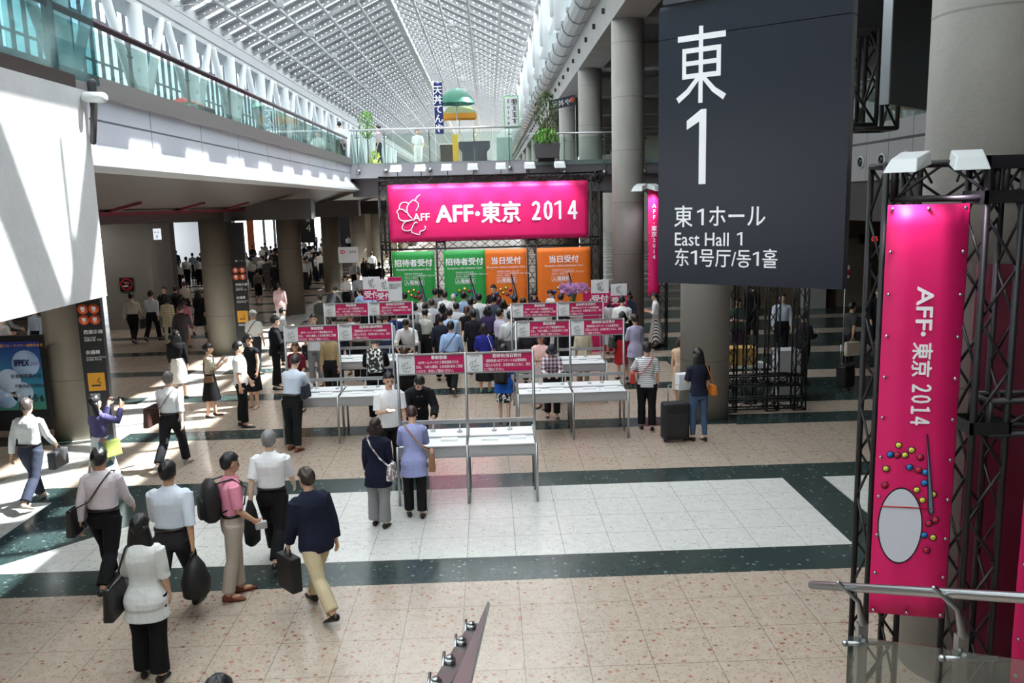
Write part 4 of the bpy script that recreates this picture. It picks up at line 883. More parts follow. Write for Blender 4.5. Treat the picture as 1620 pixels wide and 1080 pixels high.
p = pt(868, 162, 34.0); t = thing('shop_banner', 'dark slanting shop banner between the tall columns above the bridge', 'banner', (p.x, 34.0, p.z - .3)); b = MB()._add([(0, 0, 0), (1.05, 0, .18), (1.05, 0, .58), (0, 0, .36), (0, .03, 0), (1.05, .03, .18), (1.05, .03, .58), (0, .03, .36)], [(0, 1, 2, 3), (7, 6, 5, 4), (0, 4, 5, 1), (1, 5, 6, 2), (2, 6, 7, 3), (3, 7, 4, 0)]).build('cloth', mat('slate_cloth', (50, 58, 74), .6), t)
text(t, '天丼や', .26, (.12, -.01, .1), (PI / 2, -.17, 0), TXTW, bold=.01); MB().ell((.93, -.01, .38), (.1, .02, .1)).build('red_emblem', mat('emblem', (190, 90, 60), .6), t)
MB().cyl((0, .05, -(p.z - .3 - ZB)), (0, .05, .4), .015, 6).cyl((1.05, .05, -(p.z - .3 - ZB)), (1.05, .05, .6), .015, 6).build('pole', ALU, t)
def bush(name, label, loc, r, h, m_, seed, n=260, trunk=None, leaf=.07, pot=None, cat='plant'):
    rn = random.Random(seed); t = thing(name, label, cat, loc); mb = MB()
    for k in range(n):
        a_, q_, z_ = rn.uniform(0, 2 * PI), math.sqrt(rn.random()) * r, rn.uniform(-.5, .5) * h; s_ = math.sqrt(max(.05, 1 - (2 * z_ / h) ** 2)); P = Vector((q_ * s_ * math.cos(a_), q_ * s_ * math.sin(a_), z_ + (trunk or 0) + h / 2))
        R = Matrix.Rotation(rn.uniform(0, 6), 3, 'Z') @ Matrix.Rotation(rn.uniform(.2, 2.6), 3, 'X'); l_ = leaf * rn.uniform(.7, 1.3)
        mb._add([P + R @ Vector(q) for q in ((0, -l_, 0), (l_ * .4, 0, .008), (0, l_, 0), (-l_ * .4, 0, .008))], [(0, 1, 2, 3)])
    mb.build('foliage', m_, t, fix=False)
    MB().tube([(0, 0, 0), (.02, 0, (trunk or .1) + h * .6)], .02, 8).build('stem', mat('bark', (96, 78, 56), .8), t)
    if pot: MB().tube([(0, 0, -pot), (0, 0, .02)], [r * .5, r * .65], 20).build('pot', mat('pot_grey', (150, 150, 148), .6), t)
LEAF = mat('leaf_green', (104, 158, 62), .55, noise=.35, nscale=6.); LEAF2 = mat('leaf_dark', (62, 104, 50), .55, noise=.4, nscale=6.)
bush('potted_plant', 'tall potted plant at the left end of the bridge', (pt(583, 258, 33.2).x, 33.2, ZB + .02), .38, 1.0, LEAF, 3, trunk=1.0, pot=.02)
bush('potted_plant', 'low yellowish potted plant behind the left end of the bridge glass', (pt(592, 256, 34.0).x, 34.0, ZB + .02), .3, .55, mat('leaf_yellow', (176, 190, 70), .55, noise=.3), 4, n=130, pot=.02)
p = pt(865, 250, 31.6)
t = thing('planter_box', 'dark grey planter box mounted at the bridge rail', 'planter', (p.x, 31.5, p.z)); MB()._add([(-.42, -.25, 0), (.42, -.25, 0), (.42, .25, 0), (-.42, .25, 0), (-.48, -.28, .5), (.48, -.28, .5), (.48, .28, .5), (-.48, .28, .5)], [(0, 3, 2, 1), (4, 5, 6, 7), (0, 1, 5, 4), (1, 2, 6, 5), (2, 3, 7, 6), (3, 0, 4, 7)]).build('box', mat('planter_grey', (92, 90, 92), .6), t)
MB().box(-.3, .2, -.12, .3, .5, .05).build('bracket', DARK, t)
bush('leafy_shrub', 'bright green shrub growing in the grey planter box', (p.x, 31.5, p.z + .48), .5, .55, LEAF, 5, n=300, leaf=.09)
bush('flowering_tree', 'tall thin shrub with reddish leaves behind the planter box', (pt(866, 252, 33.4).x, 33.4, ZB), .5, 1.6, mat('leaf_mixed', (84, 104, 56), .6, noise=.5, nscale=9.), 6, n=420, trunk=1.0, leaf=.08)
t = thing('traffic_cone_box', 'red topped grey box on the upper left walkway', 'box', (-6.3, 17.2, 5.92)); MB().box(0, 0, 0, .6, 1.3, .42).build('body', mat('grey_box', (110, 112, 116), .5), t); MB()._add([(0, 0, .42), (.6, 0, .42), (.6, 1.3, .42), (0, 1.3, .42), (.3, .3, .56), (.3, 1.0, .56)], [(0, 1, 4), (1, 2, 5, 4), (2, 3, 5), (3, 0, 4, 5)]).build('red_cover', mat('red_cover', (206, 70, 62), .6), t)
# lamps hung under the roof
f0p = None
for k in range(9):
    for x, zz, side in ((-12.2, 16.4, 'left'), (-2.3, 16.9, 'right')):
        y = 45.0 + 9.1 * k
        if f0p is None:
            f0p = thing('roof_lamp', '', 'lamp', (x, y, zz)); 
            MB().bbox(0, 0, 0, .36, .36, .42).build('housing', mat('lamp_grey', (170, 172, 174), .5), f0p)
            MB().cyl((-.2, 0, .27), (-.2, 0, .9), .02, 6).cyl((.2, 0, .27), (.2, 0, .9), .02, 6).build('suspension', STEEL, f0p); q = f0p
        else: q = copy_tree(f0p)
        q.location = (x, y, zz); tag(q, 'white roof lamp in the %s row hanging under the glass roof' % side, 'lamp', 'roof lamps, %s row' % side)
# ================================================================ PEOPLE
SKIN = []
for i, c in enumerate(((222, 178, 150), (206, 160, 130), (230, 192, 168))):
    SKIN.append(mat('skin_%d' % i, c, .55, noise=.06, nscale=20.))
def hairm(c): return mat('hair_%d_%d_%d' % c, c, .42, noise=.35, nscale=40., bump=.3)
HB, HBR, HG, HW = (22, 20, 22), (62, 38, 28), (132, 130, 130), (196, 190, 180)
EYE = mat('eye_dark', (30, 22, 20), .3); LIP = mat('lips', (176, 96, 90), .5)
LV = {2: .0085, 1: .0135, 0: .024}
_pc = {}
def remesh(mb, key, voxel, it=3):
    if key in _pc: return _pc[key]
    me = mb.mesh('tmp', False); o = bpy.data.objects.new('tmp', me); C.objects.link(o)
    r = o.modifiers.new('r', 'REMESH'); r.mode = 'VOXEL'; r.voxel_size = voxel; r.use_smooth_shade = True
    s = o.modifiers.new('s', 'SMOOTH'); s.factor = .5; s.iterations = it
    dg = bpy.context.evaluated_depsgraph_get(); out = bpy.data.meshes.new_from_object(o.evaluated_get(dg))
    bpy.data.objects.remove(o); bpy.data.meshes.remove(me); _pc[key] = out; return out
def rot(a, ax): return Matrix.Rotation(math.radians(a), 3, ax)
#           legs (L hip, L knee, R hip, R knee)  arms L, R (pitch, abduct, elbow, inward)           lean, head pitch, head yaw
POSE = {
 'stand':   ((3, 2, -3, 2), (2, 9, 14, 8), (2, 9, 14, 8), 1, 4, 0),
 'stand2':  ((-3, 3, 6, 8), (6, 12, 22, 15), (-4, 10, 10, 5), 0, 6, 15),
 'walk':    ((24, 10, -20, 24), (-20, 9, 14, 6), (22, 8, 26, 8), 4, 3, 0),
 'walk2':   ((-18, 26, 22, 8), (20, 9, 24, 8), (-18, 9, 12, 6), 4, 4, 0),
 'hold':    ((2, 2, -2, 3), (12, 8, 88, 35), (12, 8, 88, 35), 3, 18, 0),
 'holdR':   ((3, 2, -3, 4), (2, 8, 16, 8), (14, 9, 92, 30), 2, 12, 0),
 'holdL':   ((3, 2, -3, 4), (14, 9, 92, 30), (2, 8, 16, 8), 2, 12, 0),
 'desk':    ((2, 3, -6, 2), (34, 10, 52, 22), (34, 10, 52, 22), 16, 30, 0),
 'bend':    ((-2, 2, 2, 4), (42, 14, 38, 25), (42, 14, 38, 25), 34, 30, 0),
 'photo':   ((2, 3, -3, 3), (62, 6, 95, 18), (62, 6, 95, 18), -2, 2, 0),
 'eat':     ((6, 4, -4, 6), (20, 6, 118, 22), (30, 8, 100, 12), 2, 4, 0),
 'carryR':  ((5, 4, -6, 6), (-6, 9, 14, 8), (6, 8, 42, 14), 2, 10, 0),
 'stride':  ((-24, 18, 26, 8), (10, 9, 22, 8), (-12, 9, 10, 6), 12, 6, 10),
 'pull':    ((14, 8, -12, 14), (4, 8, 12, 6), (-16, 14, 8, 4), 6, 8, 0),
 'reach':   ((4, 3, -3, 4), (26, 26, 30, 6), (2, 10, 14, 8), 2, 4, 12),
}
def skeleton(pose, female):
    (lh, lk, rh, rk), aL, aR, lean, hp, hy = POSE[pose]
    J = {}; P = Vector((0, 0, .90)); sh = .150 if female else .172; hw = .088
    for s, nm, hip, kn in ((-1, 'L', lh, lk), (1, 'R', rh, rk)):
        h = P + Vector((s * hw, 0, -.03)); d1 = rot(hip, 'X') @ Vector((s * .02, 0, -1)); k = h + d1 * .40
        d2 = rot(hip - kn, 'X') @ Vector((s * .0, 0, -1)); a = k + d2 * .40; J['hip' + nm], J['knee' + nm], J['ank' + nm] = h, k, a
        J['fp' + nm] = (hip - kn) * .6
    dz = .08 - min(J['ankL'].z, J['ankR'].z)
    u = rot(-lean, 'X') @ Vector((0, 0, 1)); f = rot(-lean, 'X') @ Vector((0, 1, 0)); J['u'], J['f'] = u, f
    J['P'] = P; J['waist'] = P + u * .14; J['chest'] = P + u * .36; J['neck'] = P + u * .50; J['sh'] = P + u * .47
    for s, nm, A in ((-1, 'L', aL), (1, 'R', aR)):
        S_ = P + u * .44 + Vector((s * sh, 0, 0)); pit, ab, el, inw = A
        M1 = rot(pit - lean * .5, 'X') ; d1 = M1 @ (rot(-s * ab, 'Y') @ Vector((0, 0, -1))); e = S_ + d1 * .27
        d2 = rot(s * inw, 'Z') @ (rot(pit + el - lean * .5, 'X') @ (rot(-s * ab * .4, 'Y') @ Vector((0, 0, -1)))); w = e + d2 * .235
        J['sho' + nm], J['elb' + nm], J['wri' + nm], J['hd' + nm] = S_, e, w, d2
    hu = rot(-(lean * .7 + hp * .5), 'X') @ Vector((0, 0, 1)); c = J['neck'] + hu * .165; J['head'] = c; J['HR'] = rot(hy, 'Z') @ rot(-(lean * .6 + hp), 'X')
    for k_ in J:
        if k_ not in ('u', 'f', 'HR') and isinstance(J[k_], Vector) and not k_.startswith('hd'): J[k_] = J[k_] + Vector((0, 0, dz))
    J['top'] = J['head'] + J['HR'] @ Vector((0, 0, .122)); return J
def ring(c, rx, ry, u, f, n=20, sq=.85):
    x = f.cross(u).normalized(); out = []
    for k in range(n):
        t = 2 * PI * k / n; cx, cy = math.cos(t), math.sin(t)
        out.append(c + x * rx * math.copysign(abs(cx) ** sq, cx) + f * ry * math.copysign(abs(cy) ** sq, cy))
    return out
def torso(mb, J, female, g, lo, hi=1.0, flare=0.0):
    """rings from the hips (lo) up to the neck, g thicker than the body"""
    u, f, P = J['u'], J['f'], J['P']; Z = Vector((0, 0, 1)); Y = Vector((0, 1, 0))
    W_ = [(-.12, .135, .10), (-.06, .158, .108), (.0, .156, .105), (.10, .128, .092), (.16, .122, .09), (.26, .142, .105), (.36, .152, .112), (.42, .158, .10), (.46, .138, .085), (.49, .095, .07), (.52, .058, .056)] if female else \
         [(-.12, .14, .105), (-.06, .162, .112), (.0, .162, .112), (.10, .152, .108), (.16, .15, .108), (.26, .165, .115), (.36, .176, .12), (.42, .182, .108), (.46, .158, .09), (.49, .108, .074), (.52, .062, .06)]
    R = []
    for t, rx, ry in W_:
        if t < lo - 1e-6 or t > hi: continue
        b = max(0, min(1, t / .16)); uu = (Z * (1 - b) + u * b).normalized(); ff = (Y * (1 - b) + f * b).normalized()
        c = P + (Z * t if t < 0 else u * t) + ff * (-.008 if t > .3 else .0); fl = flare * max(0, (.1 - t)) / .22
        R.append(ring(c, rx + g + fl, ry + g + fl, uu, ff))
    mb.loft(R)
def limb(mb, J, s, g, kind, to=1.0):
    if kind == 'arm':
        S_, E_, W2 = J['sho' + s], J['elb' + s], J['wri' + s]; P = [S_ + Vector((0, 0, .01 if g > 0 else -.02)) - (Vector((0, 0, 0)) if g > 0 else Vector((S_.x * .12, 0, 0))), S_.lerp(E_, .5), E_, E_.lerp(W2, .35), W2]; r = [.050 if g > 0 else .040, .047 if g > 0 else .042, .038, .038, .027]; 
    else:
        H_, K_, A_ = J['hip' + s], J['knee' + s], J['ank' + s]; P = [H_ + Vector((0, 0, .02)), H_.lerp(K_, .45), K_, K_.lerp(A_, .3) - Vector((0, .01, 0)), A_]; r = [.092, .078, .056, .056, .038]
    n = to * 4; k = int(n); Q = P[:k + 1]; q = r[:k + 1]
    if n > k + 1e-6: Q = Q + [P[k].lerp(P[k + 1], n - k)]; q = q + [r[k] + (r[k + 1] - r[k]) * (n - k)]
    return Q, [x + g for x in q]
def hand(mb, J, s):
    w, d = J['wri' + s], J['hd' + s].normalized(); sg = -1 if s == 'L' else 1
    side = Vector((0, 1, 0)) if abs(d.y) < .7 else Vector((0, 0, 1)); side = (side - d * side.dot(d)).normalized(); nrm = d.cross(side).normalized() * sg   # side = thumb side
    if nrm.dot(Vector((-sg, 0, 0))) < 0: nrm = -nrm                                                                # palm faces the body
    mb.tube([w - d * .02, w + d * .03, w + d * .085], [.026, .036, .036], 10, flat=.55) if False else mb.loft([[w + d * a + side * b_ * math.cos(2 * PI * k / 12) + nrm * c_ * math.sin(2 * PI * k / 12) for k in range(12)] for a, b_, c_ in ((-.02, .025, .02), (.02, .036, .017), (.06, .042, .015), (.088, .040, .012))])
    for i, (o, L) in enumerate(((.031, .068), (.0105, .076), (-.0105, .070), (-.031, .055))):
        b = w + d * .08 + side * o; cu = nrm; a1 = b + (d + cu * .25 + side * o * 1.2).normalized() * L * .5; a2 = a1 + (d + cu * .9).normalized() * L * .5
        mb.tube([b - d * .02, b, a1, a2], [.0095, .0095, .009, .0075], 8, round_=True)
    b = w + d * .028 + side * .03; a1 = b + (d * .6 + side * .8 + nrm * .35).normalized() * .036; mb.tube([b - side * .012, a1, a1 + (d + side * .25 + nrm * .3).normalized() * .032], [.013, .0115, .009], 8, round_=True)
def body_mesh(pose, female, lvl):
    key = ('body', pose, female, lvl)
    if key in _pc: return _pc[key]
    J = skeleton(pose, female); mb = MB(); torso(mb, J, female, -.012, -.12)
    for s in 'LR':
        Q, q = limb(mb, J, s, -.002, 'arm'); mb.tube(Q, q, 12, round_=True); hand(mb, J, s)
        Q, q = limb(mb, J, s, -.004, 'leg'); mb.tube(Q, q, 14, round_=True)
        a = J['ank' + s]; Rf = rot(J['fp' + s] * .5, 'X'); mb.ell(a + Rf @ Vector((0, .05, -.035)), (.036, .10, .028), 12, 8)
    c, R = J['head'], J['HR']; mb.tube([J['neck'] - J['u'] * .04, c + R @ Vector((0, -.015, -.06))], [.056, .05], 14)
    mb.ell(c + R @ Vector((0, -.012, .02)), (.074, .092, .098), 18, 12, R); mb.ell(c + R @ Vector((0, .022, -.045)), (.056, .064, .072), 16, 10, R)
    mb.ell(c + R @ Vector((0, .088, -.018)), (.012, .018, .024), 8, 6, R); mb.ell(c + R @ Vector((0, .078, -.062)), (.026, .014, .014), 10, 6, R)
    for s in (-1, 1): mb.ell(c + R @ Vector((s * .077, -.004, -.012)), (.010, .018, .03), 8, 6, R)
    return remesh(mb, key, LV[lvl])
def top_mesh(pose, female, lvl, kind):
    key = ('top', pose, female, lvl, kind)
    if key in _pc: return _pc[key]
    J = skeleton(pose, female); mb = MB()
    g, lo, to, fl = {'short': (.010, .10, .46, .0), 'long': (.010, .10, .97, .0), 'rolled': (.010, .10, .68, .0), 'jacket': (.026, -.12, .97, .02), 'tunic': (.016, -.12, .55, .05), 'longtunic': (.016, -.12, .97, .04), 'vest': (.012, -.06, .12, .01), 'tee': (.014, -.06, .44, .012), 'out': (.013, -.06, .9, .012)}[kind]
    torso(mb, J, female, g, lo, flare=fl)
    for s in 'LR':
        gg = g + (.007 if kind in ('tee', 'tunic', 'short', 'rolled') else .003); Q, q = limb(mb, J, s, gg, 'arm', to); q[-1] += .006 if to < .9 else .002; mb.tube(Q, q, 14)
        S_ = J['sho' + s]; mb.ell(S_ - Vector((S_.x * .10, 0, 0)), (.056 + g * .7, .056 + g * .7, .054 + g * .6), 12, 8)
    if kind in ('short', 'long', 'rolled', 'jacket'):
        n = J['neck']; mb.tube([n - J['u'] * .0, n + J['u'] * .035], [.076 + g * .6, .064 + g * .4], 16)
    if kind == 'tunic' or kind == 'longtunic':
        P = J['P']; mb.loft([ring(P + Vector((0, 0, z)), rx, ry, Vector((0, 0, 1)), Vector((0, 1, 0))) for z, rx, ry in ((-.25, .215, .165), (-.12, .195, .15), (.0, .172, .125))])
    return remesh(mb, key, LV[lvl] * 1.1, 2)
def bottom_mesh(pose, female, lvl, kind):
    key = ('bottom', pose, female, lvl, kind)
    if key in _pc: return _pc[key]
    J = skeleton(pose, female); mb = MB(); Z = Vector((0, 0, 1)); Y = Vector((0, 1, 0))
    if kind in ('pants', 'wide', 'slim', 'shorts'):
        torso(mb, J, female, .012, -.12, .11)
        for s in 'LR':
            g = {'pants': .018, 'wide': .026, 'slim': .004, 'shorts': .02}[kind]; to = {'shorts': .52}.get(kind, .97); Q, q = limb(mb, J, s, g, 'leg', to)
            if kind != 'slim' and kind != 'shorts': q[-1] += .016 if kind == 'pants' else .03; q[-2] += .004
            mb.tube(Q, q, 16)
    else:
        L, w = {'skirt': (.50, .205), 'pencil': (.46, .165), 'longskirt': (.74, .26), 'midi': (.6, .24)}[kind]
        m_ = (J['kneeL'] + J['kneeR']) / 2; ym = m_.y; sp = abs(J['kneeL'].y - J['kneeR'].y) * .5; P = J['P']
        mb.loft([ring(P + Vector((0, ym * k, z)), rx, ry, Z, Y, 24) for z, rx, ry, k in ((.11, .14, .108, 0), (0, .17, .125, 0), (-.12, .182, .142, .2), (-L * .7, w * .97, w * .8 + sp * .6, .8), (-L, w, w * .85 + sp, 1))])
    return remesh(mb, key, LV[lvl] * 1.1, 2)
def hair_mesh(pose, female, style, lvl):
    key = ('hair', pose, female, style, lvl)
    if key in _pc: return _pc[key]
    J = skeleton(pose, female); c, R = J['head'], J['HR']; mb = MB(); n, m_ = (44, 30) if lvl else (14, 10); V = []; rn = random.Random(3)
    rx, ry, rz = .087, .108, .114; base = Vector((0, -.016, .022))
    rings = []
    for k in range(m_ + 1):
        t = -PI / 2 + PI * (k + .001) / (m_ + .002); r_ = []
        for i in range(n):
            a = 2 * PI * i / n; d = Vector((math.cos(t) * math.cos(a), math.cos(t) * math.sin(a), math.sin(t)))
            fr = .30 if style != 'short' else .42; low = {'short': -.42, 'bald': -.3}.get(style, -.7)
            s_ = 1 + .022 * math.sin(a * 7 + t * 5) + .016 * math.sin(a * 17 - t * 9) + .02 * math.sin(t * 6 + math.cos(a * 3) * 2)
            if d.y > .12 and d.z < fr + (.15 if abs(d.x) > .6 else 0) * -1: s_ = .80
            lw = low if style != 'short' and style != 'bald' else (-.30 - .52 * max(0.0, min(1.0, (-d.y + .15) / .6)))
            if d.z < lw: s_ = .76
            if style == 'bald' and d.z > .8: s_ = .9
            r_.append(c + R @ (base + Vector((d.x * rx, d.y * ry, d.z * rz)) * s_))
        rings.append(r_)
    mb.loft(rings)
    X, Y, Z = R @ Vector((1, 0, 0)), R @ Vector((0, 1, 0)), R @ Vector((0, 0, 1))
    if style in ('long', 'verylong', 'bob'):
        L = {'bob': .15, 'long': .32, 'verylong': .50}[style]; dn = Vector((0, 0, -1)) * .75 - J['u'] * .25; rr = []
        for k in range(9):
            q = k / 8; w = .092 + .045 * math.sin(q * 2.6) - (.035 * max(0, q - .6) / .4); dp = .075 - .035 * q; cc = c + Y * (-.035 - .02 * q) + Z * .02 + dn * (L * q)
            rr.append([cc + X * w * math.cos(2 * PI * i / 22) * (1 + .04 * math.sin(i * 5)) + (Y * (1 - q) + J['f'] * q) * dp * (math.sin(2 * PI * i / 22) if math.sin(2 * PI * i / 22) < 0 else .35 * math.sin(2 * PI * i / 22)) for i in range(22)])
        mb.loft(rr)
    if style == 'pony': mb.tube([c + R @ Vector((0, -.11, .03)), c + R @ Vector((0, -.15, -.03)), c + R @ Vector((0, -.135, -.16))], [.022, .032, .012], 10, round_=True)
    if style == 'bun': mb.ell(c + R @ Vector((0, -.12, .03)), (.042, .036, .042), 12, 8)
    me = mb.mesh('hair'); _pc[key] = me; return me
def shoe_mesh(pose, female, s, lvl):
    key = ('shoe', pose, female, s)
    if key in _pc: return _pc[key]
    J = skeleton(pose, female); a = J['ank' + s]; R = rot(min(0, J['fp' + s]) * .9, 'X'); mb = MB(); L = .9 if female else 1.0; sg = -1 if s == 'L' else 1; R = R @ rot(-sg * 6, 'Z'); rr = []
    for y, w, z0, z1 in ((-.065, .02, -.072, -.02), (-.05, .036, -.08, .0), (0, .038, -.08, .01), (.06, .042, -.08, -.02), (.13, .048, -.08, -.036), (.175, .040, -.078, -.048), (.2, .016, -.074, -.06)):
        rr.append([a + R @ Vector((w * L * math.cos(2 * PI * k / 12), y * L, (z0 + z1) / 2 + (z1 - z0) / 2 * math.sin(2 * PI * k / 12))) for k in range(12)])
    mb.loft(rr); me = mb.mesh('shoe'); _pc[key] = me; return me
def simple(me_, name, m, parent, own=False):
    """object sharing mesh data; the material sits on the object"""
    if len(me_.materials) == 0: me_.materials.append(m)
    o = bpy.data.objects.new(name, me_); C.objects.link(o); o.parent = parent; o.material_slots[0].link = 'OBJECT'; o.material_slots[0].material = m; return o
_eye = {}
LAST = {}
PLACED = []
def blocked(x, y):
    """too close to a column, desk, counter, truss or another person"""
    for k in range(11):
        for cx, c0 in ((4.15, 7.05), (-8.05, 16.2)):
            if (x - cx) ** 2 + (y - c0 - 9.1 * k) ** 2 < .74 ** 2: return True
    for x0, y0, l_ in K:
        if x0 - .3 < x < x0 + 2.3 and y0 - .32 < y < y0 + 1.3: return True
    if -3.2 < x < 3.2 and 23.95 < y < 24.98: return True
    if -3.7 < x < 4.0 and 25.75 < y < 26.75: return True
    for a, b, c, d in ((-14.2, 30.7, -12.0, 33.3), (-15.7, 36.2, -13.6, 38.3), (-22.6, 49.7, -19.2, 51.3), (4.4, 16.1, 6.4, 17.3), (2.4, 23.4, 3.7, 23.9)):
        if a < x < c and b < y < d: return True
    return any((x - a) ** 2 + (y - b) ** 2 < .46 ** 2 for a, b in PLACED)
def person(u, v, h, f, pose, top, bot, hair, label, sex='m', lvl=1, skin=None, shoes=(26, 24, 24), grp=None, legs=None, extra=None, z=0.0, bag=None, cap=None):
    """u, v: photo point of the top of the head; f: 0 seen from behind, 180 facing the camera, 90 facing left"""
    fem = sex == 'f'; J = skeleton(pose, fem); S_ = h / 1.70; tp = J['top'] * S_; P = at(u, v, z + tp.z) if z < 4 else aty(u, v, z and extra['y']); a = math.radians(f)
    dx = tp.x * math.cos(a) - tp.y * math.sin(a); dyy = tp.x * math.sin(a) + tp.y * math.cos(a)
    loc = (P.x - dx, P.y - dyy, z)
    if z < 1 and pose not in ('desk', 'bend', 'reach') and lvl < 2:
        for q in (1, .988, 1.012, .976, 1.024, .964, 1.036, .95, 1.05, .935, 1.065, .92, 1.08):
            S_ = h * q / 1.70; tq = J['top'] * S_; P = at(u, v, tq.z); dx = tq.x * math.cos(a) - tq.y * math.sin(a); dyy = tq.x * math.sin(a) + tq.y * math.cos(a); loc = (P.x - dx, P.y - dyy, z)
            if not blocked(loc[0], loc[1]): break
    PLACED.append((loc[0], loc[1]))
    t = thing('person', label, 'person', loc, a, grp); t.scale = (S_, S_, S_)
    sk = skin if skin is not None else int(abs(u * 7 + v * 3)) % 3
    simple(body_mesh(pose, fem, lvl), 'body', SKIN[sk], t)
    tk, tc = top[0], top[1]; simple(top_mesh(pose, fem, lvl, tk), {'jacket': 'jacket', 'tee': 't_shirt', 'tunic': 'tunic', 'longtunic': 'tunic', 'vest': 'vest'}.get(tk, 'shirt'), cloth(tc, top[2] if len(top) > 2 else None), t)
    if bot: simple(bottom_mesh(pose, fem, lvl, bot[0]), 'trousers' if bot[0] in ('pants', 'wide', 'slim') else ('shorts' if bot[0] == 'shorts' else 'skirt'), cloth(bot[1], bot[2] if len(bot) > 2 else None), t)
    if hair: simple(hair_mesh(pose, fem, hair[0], 1 if lvl else 0), 'hair', hairm(hair[1]), t)
    for s in 'LR': simple(shoe_mesh(pose, fem, s, lvl), 'shoe', mat('shoe_%d_%d_%d' % shoes, shoes, .4), t)
    c, R = J['head'], J['HR']
    if lvl >= 1 and 60 < abs((f + 180) % 360 - 180):
        k = (pose, fem)
        if k not in _eye:
            es = []
            for sg in (-1, 1): es.append(MB().ell(c + R @ Vector((sg * .031, .074, .006)), (.014, .01, .007), 8, 6, R).mesh('eye'))
            es.append(MB().ell(c + R @ Vector((0, .090, -.064)), (.022, .006, .006), 8, 6, R).mesh('mouth'))
            bw = MB()
            for sg in (-1, 1): bw.tube([c + R @ Vector((sg * .018, .082, .026)), c + R @ Vector((sg * .045, .07, .026))], .004, 6)
            es.append(bw.mesh('brows')); _eye[k] = es
        e = _eye[k]; simple(e[0], 'eye', EYE, t); simple(e[1], 'eye', EYE, t); simple(e[2], 'mouth', LIP, t); simple(e[3], 'eyebrows', EYE, t)
    if tk in ('long', 'rolled', 'short') and bot and bot[0] == 'pants' and lvl == 2:
        mb = MB(); Pw = J['P'] + Vector((0, 0, .080)); r0, r1 = ring(Pw, *((.148, .112) if fem else (.172, .128)), Vector((0, 0, 1)), Vector((0, 1, 0)), 28), ring(Pw + Vector((0, 0, .032)), *((.148, .112) if fem else (.170, .126)), Vector((0, 0, 1)), Vector((0, 1, 0)), 28); mb.loft([r0, r1]); mb.build('belt', mat('belt_leather', (28, 24, 22), .4), t)
    if tk == 'jacket' and abs((f + 180) % 360 - 180) > 80:
        u_, f_ = J['u'], J['f']; b = J['P']; mb = MB(); pr = [(-.05, .46), (.05, .46), (.012, .20), (-.012, .20)]
        mb._add([b + u_ * q + Vector((p, 0, 0)) + f_ * (.142 - max(0, q - .36) * .35) for p, q in pr] + [b + u_ * q + Vector((p, 0, 0)) + f_ * .10 for p, q in pr], [(0, 1, 2, 3), (7, 6, 5, 4), (0, 4, 5, 1), (1, 5, 6, 2), (2, 6, 7, 3), (3, 7, 4, 0)]).build('shirt_front', cloth((236, 238, 240)), t)
    if cap:
        mb = MB().ell(c + R @ Vector((0, -.014, .05)), (.088, .106, .085), 18, 10, R); mb.tube([c + R @ Vector((0, .07, .055)), c + R @ Vector((0, .15, .045))], [.06, .045], 12, flat=.12); mb.build('cap', cloth(cap), t)
    LAST.update(J=J, t=t, S=S_); return t
def bagroot(name, label, cat):
    p = LAST['t']; r = thing(name, label, cat, p.location, p.rotation_euler.z); r.scale = p.scale; return r
BLK = mat('black_leather', (24, 23, 25), .38, spec=.6)
def shoulder_bag(side, label, m, strap=True, w=.34, h=.26, y=.0, z=-.02, back=0.0, cross=True, name='shoulder_bag'):
    J = LAST['J']; r = bagroot(name, label, 'bag'); s = -1 if side == 'L' else 1; c = J['P'] + Vector((s * .27, y - back, z))
    mb = MB()._add([c + Vector((dx * .055 * (1 if zz < 0 else .6), dy * w / 2 * (1 if zz < 0 else .92), zz * h / 2)) for zz in (-1, 1) for dx, dy in ((-1, -1), (1, -1), (1, 1), (-1, 1))], [(0, 3, 2, 1), (4, 5, 6, 7), (0, 1, 5, 4), (1, 2, 6, 5), (2, 3, 7, 6), (3, 0, 4, 7)])
    mb.build('bag_body', m, r, bevel=.025)
    if strap:
        n = J['P'] + J['u'] * .505; o = -s if cross else s; d = J['f']
        sh = J['P'] + J['u'] * .50 + Vector((o * .11, 0, 0)); g = .155
        Pb = [c + Vector((0, -w * .4, h * .45)), J['P'] + J['u'] * .2 + Vector((s * .10, 0, 0)) - d * .142, J['P'] + J['u'] * .38 + Vector((o * .03, 0, 0)) - d * .15, sh - d * .09, sh + J['u'] * .022]
        Pf = [sh + J['u'] * .022, sh + d * .10, J['P'] + J['u'] * .38 + Vector((o * .03, 0, 0)) + d * .148, J['P'] + J['u'] * .2 + Vector((s * .10, 0, 0)) + d * .14, c + Vector((0, w * .4, h * .45))]
        if not cross: Pb = [c + Vector((0, -w * .4, h * .45)), J['P'] + J['u'] * .25 + Vector((s * .2, -.11, 0)), sh - d * .10, sh + J['u'] * .025]; Pf = [sh + J['u'] * .025, sh + d * .1, J['P'] + J['u'] * .25 + Vector((s * .2, .11, 0)), c + Vector((0, w * .4, h * .45))]
        MB().tube(Pb + Pf[1:], .017, 8, flat=.35).build('strap', m, r)
    return r
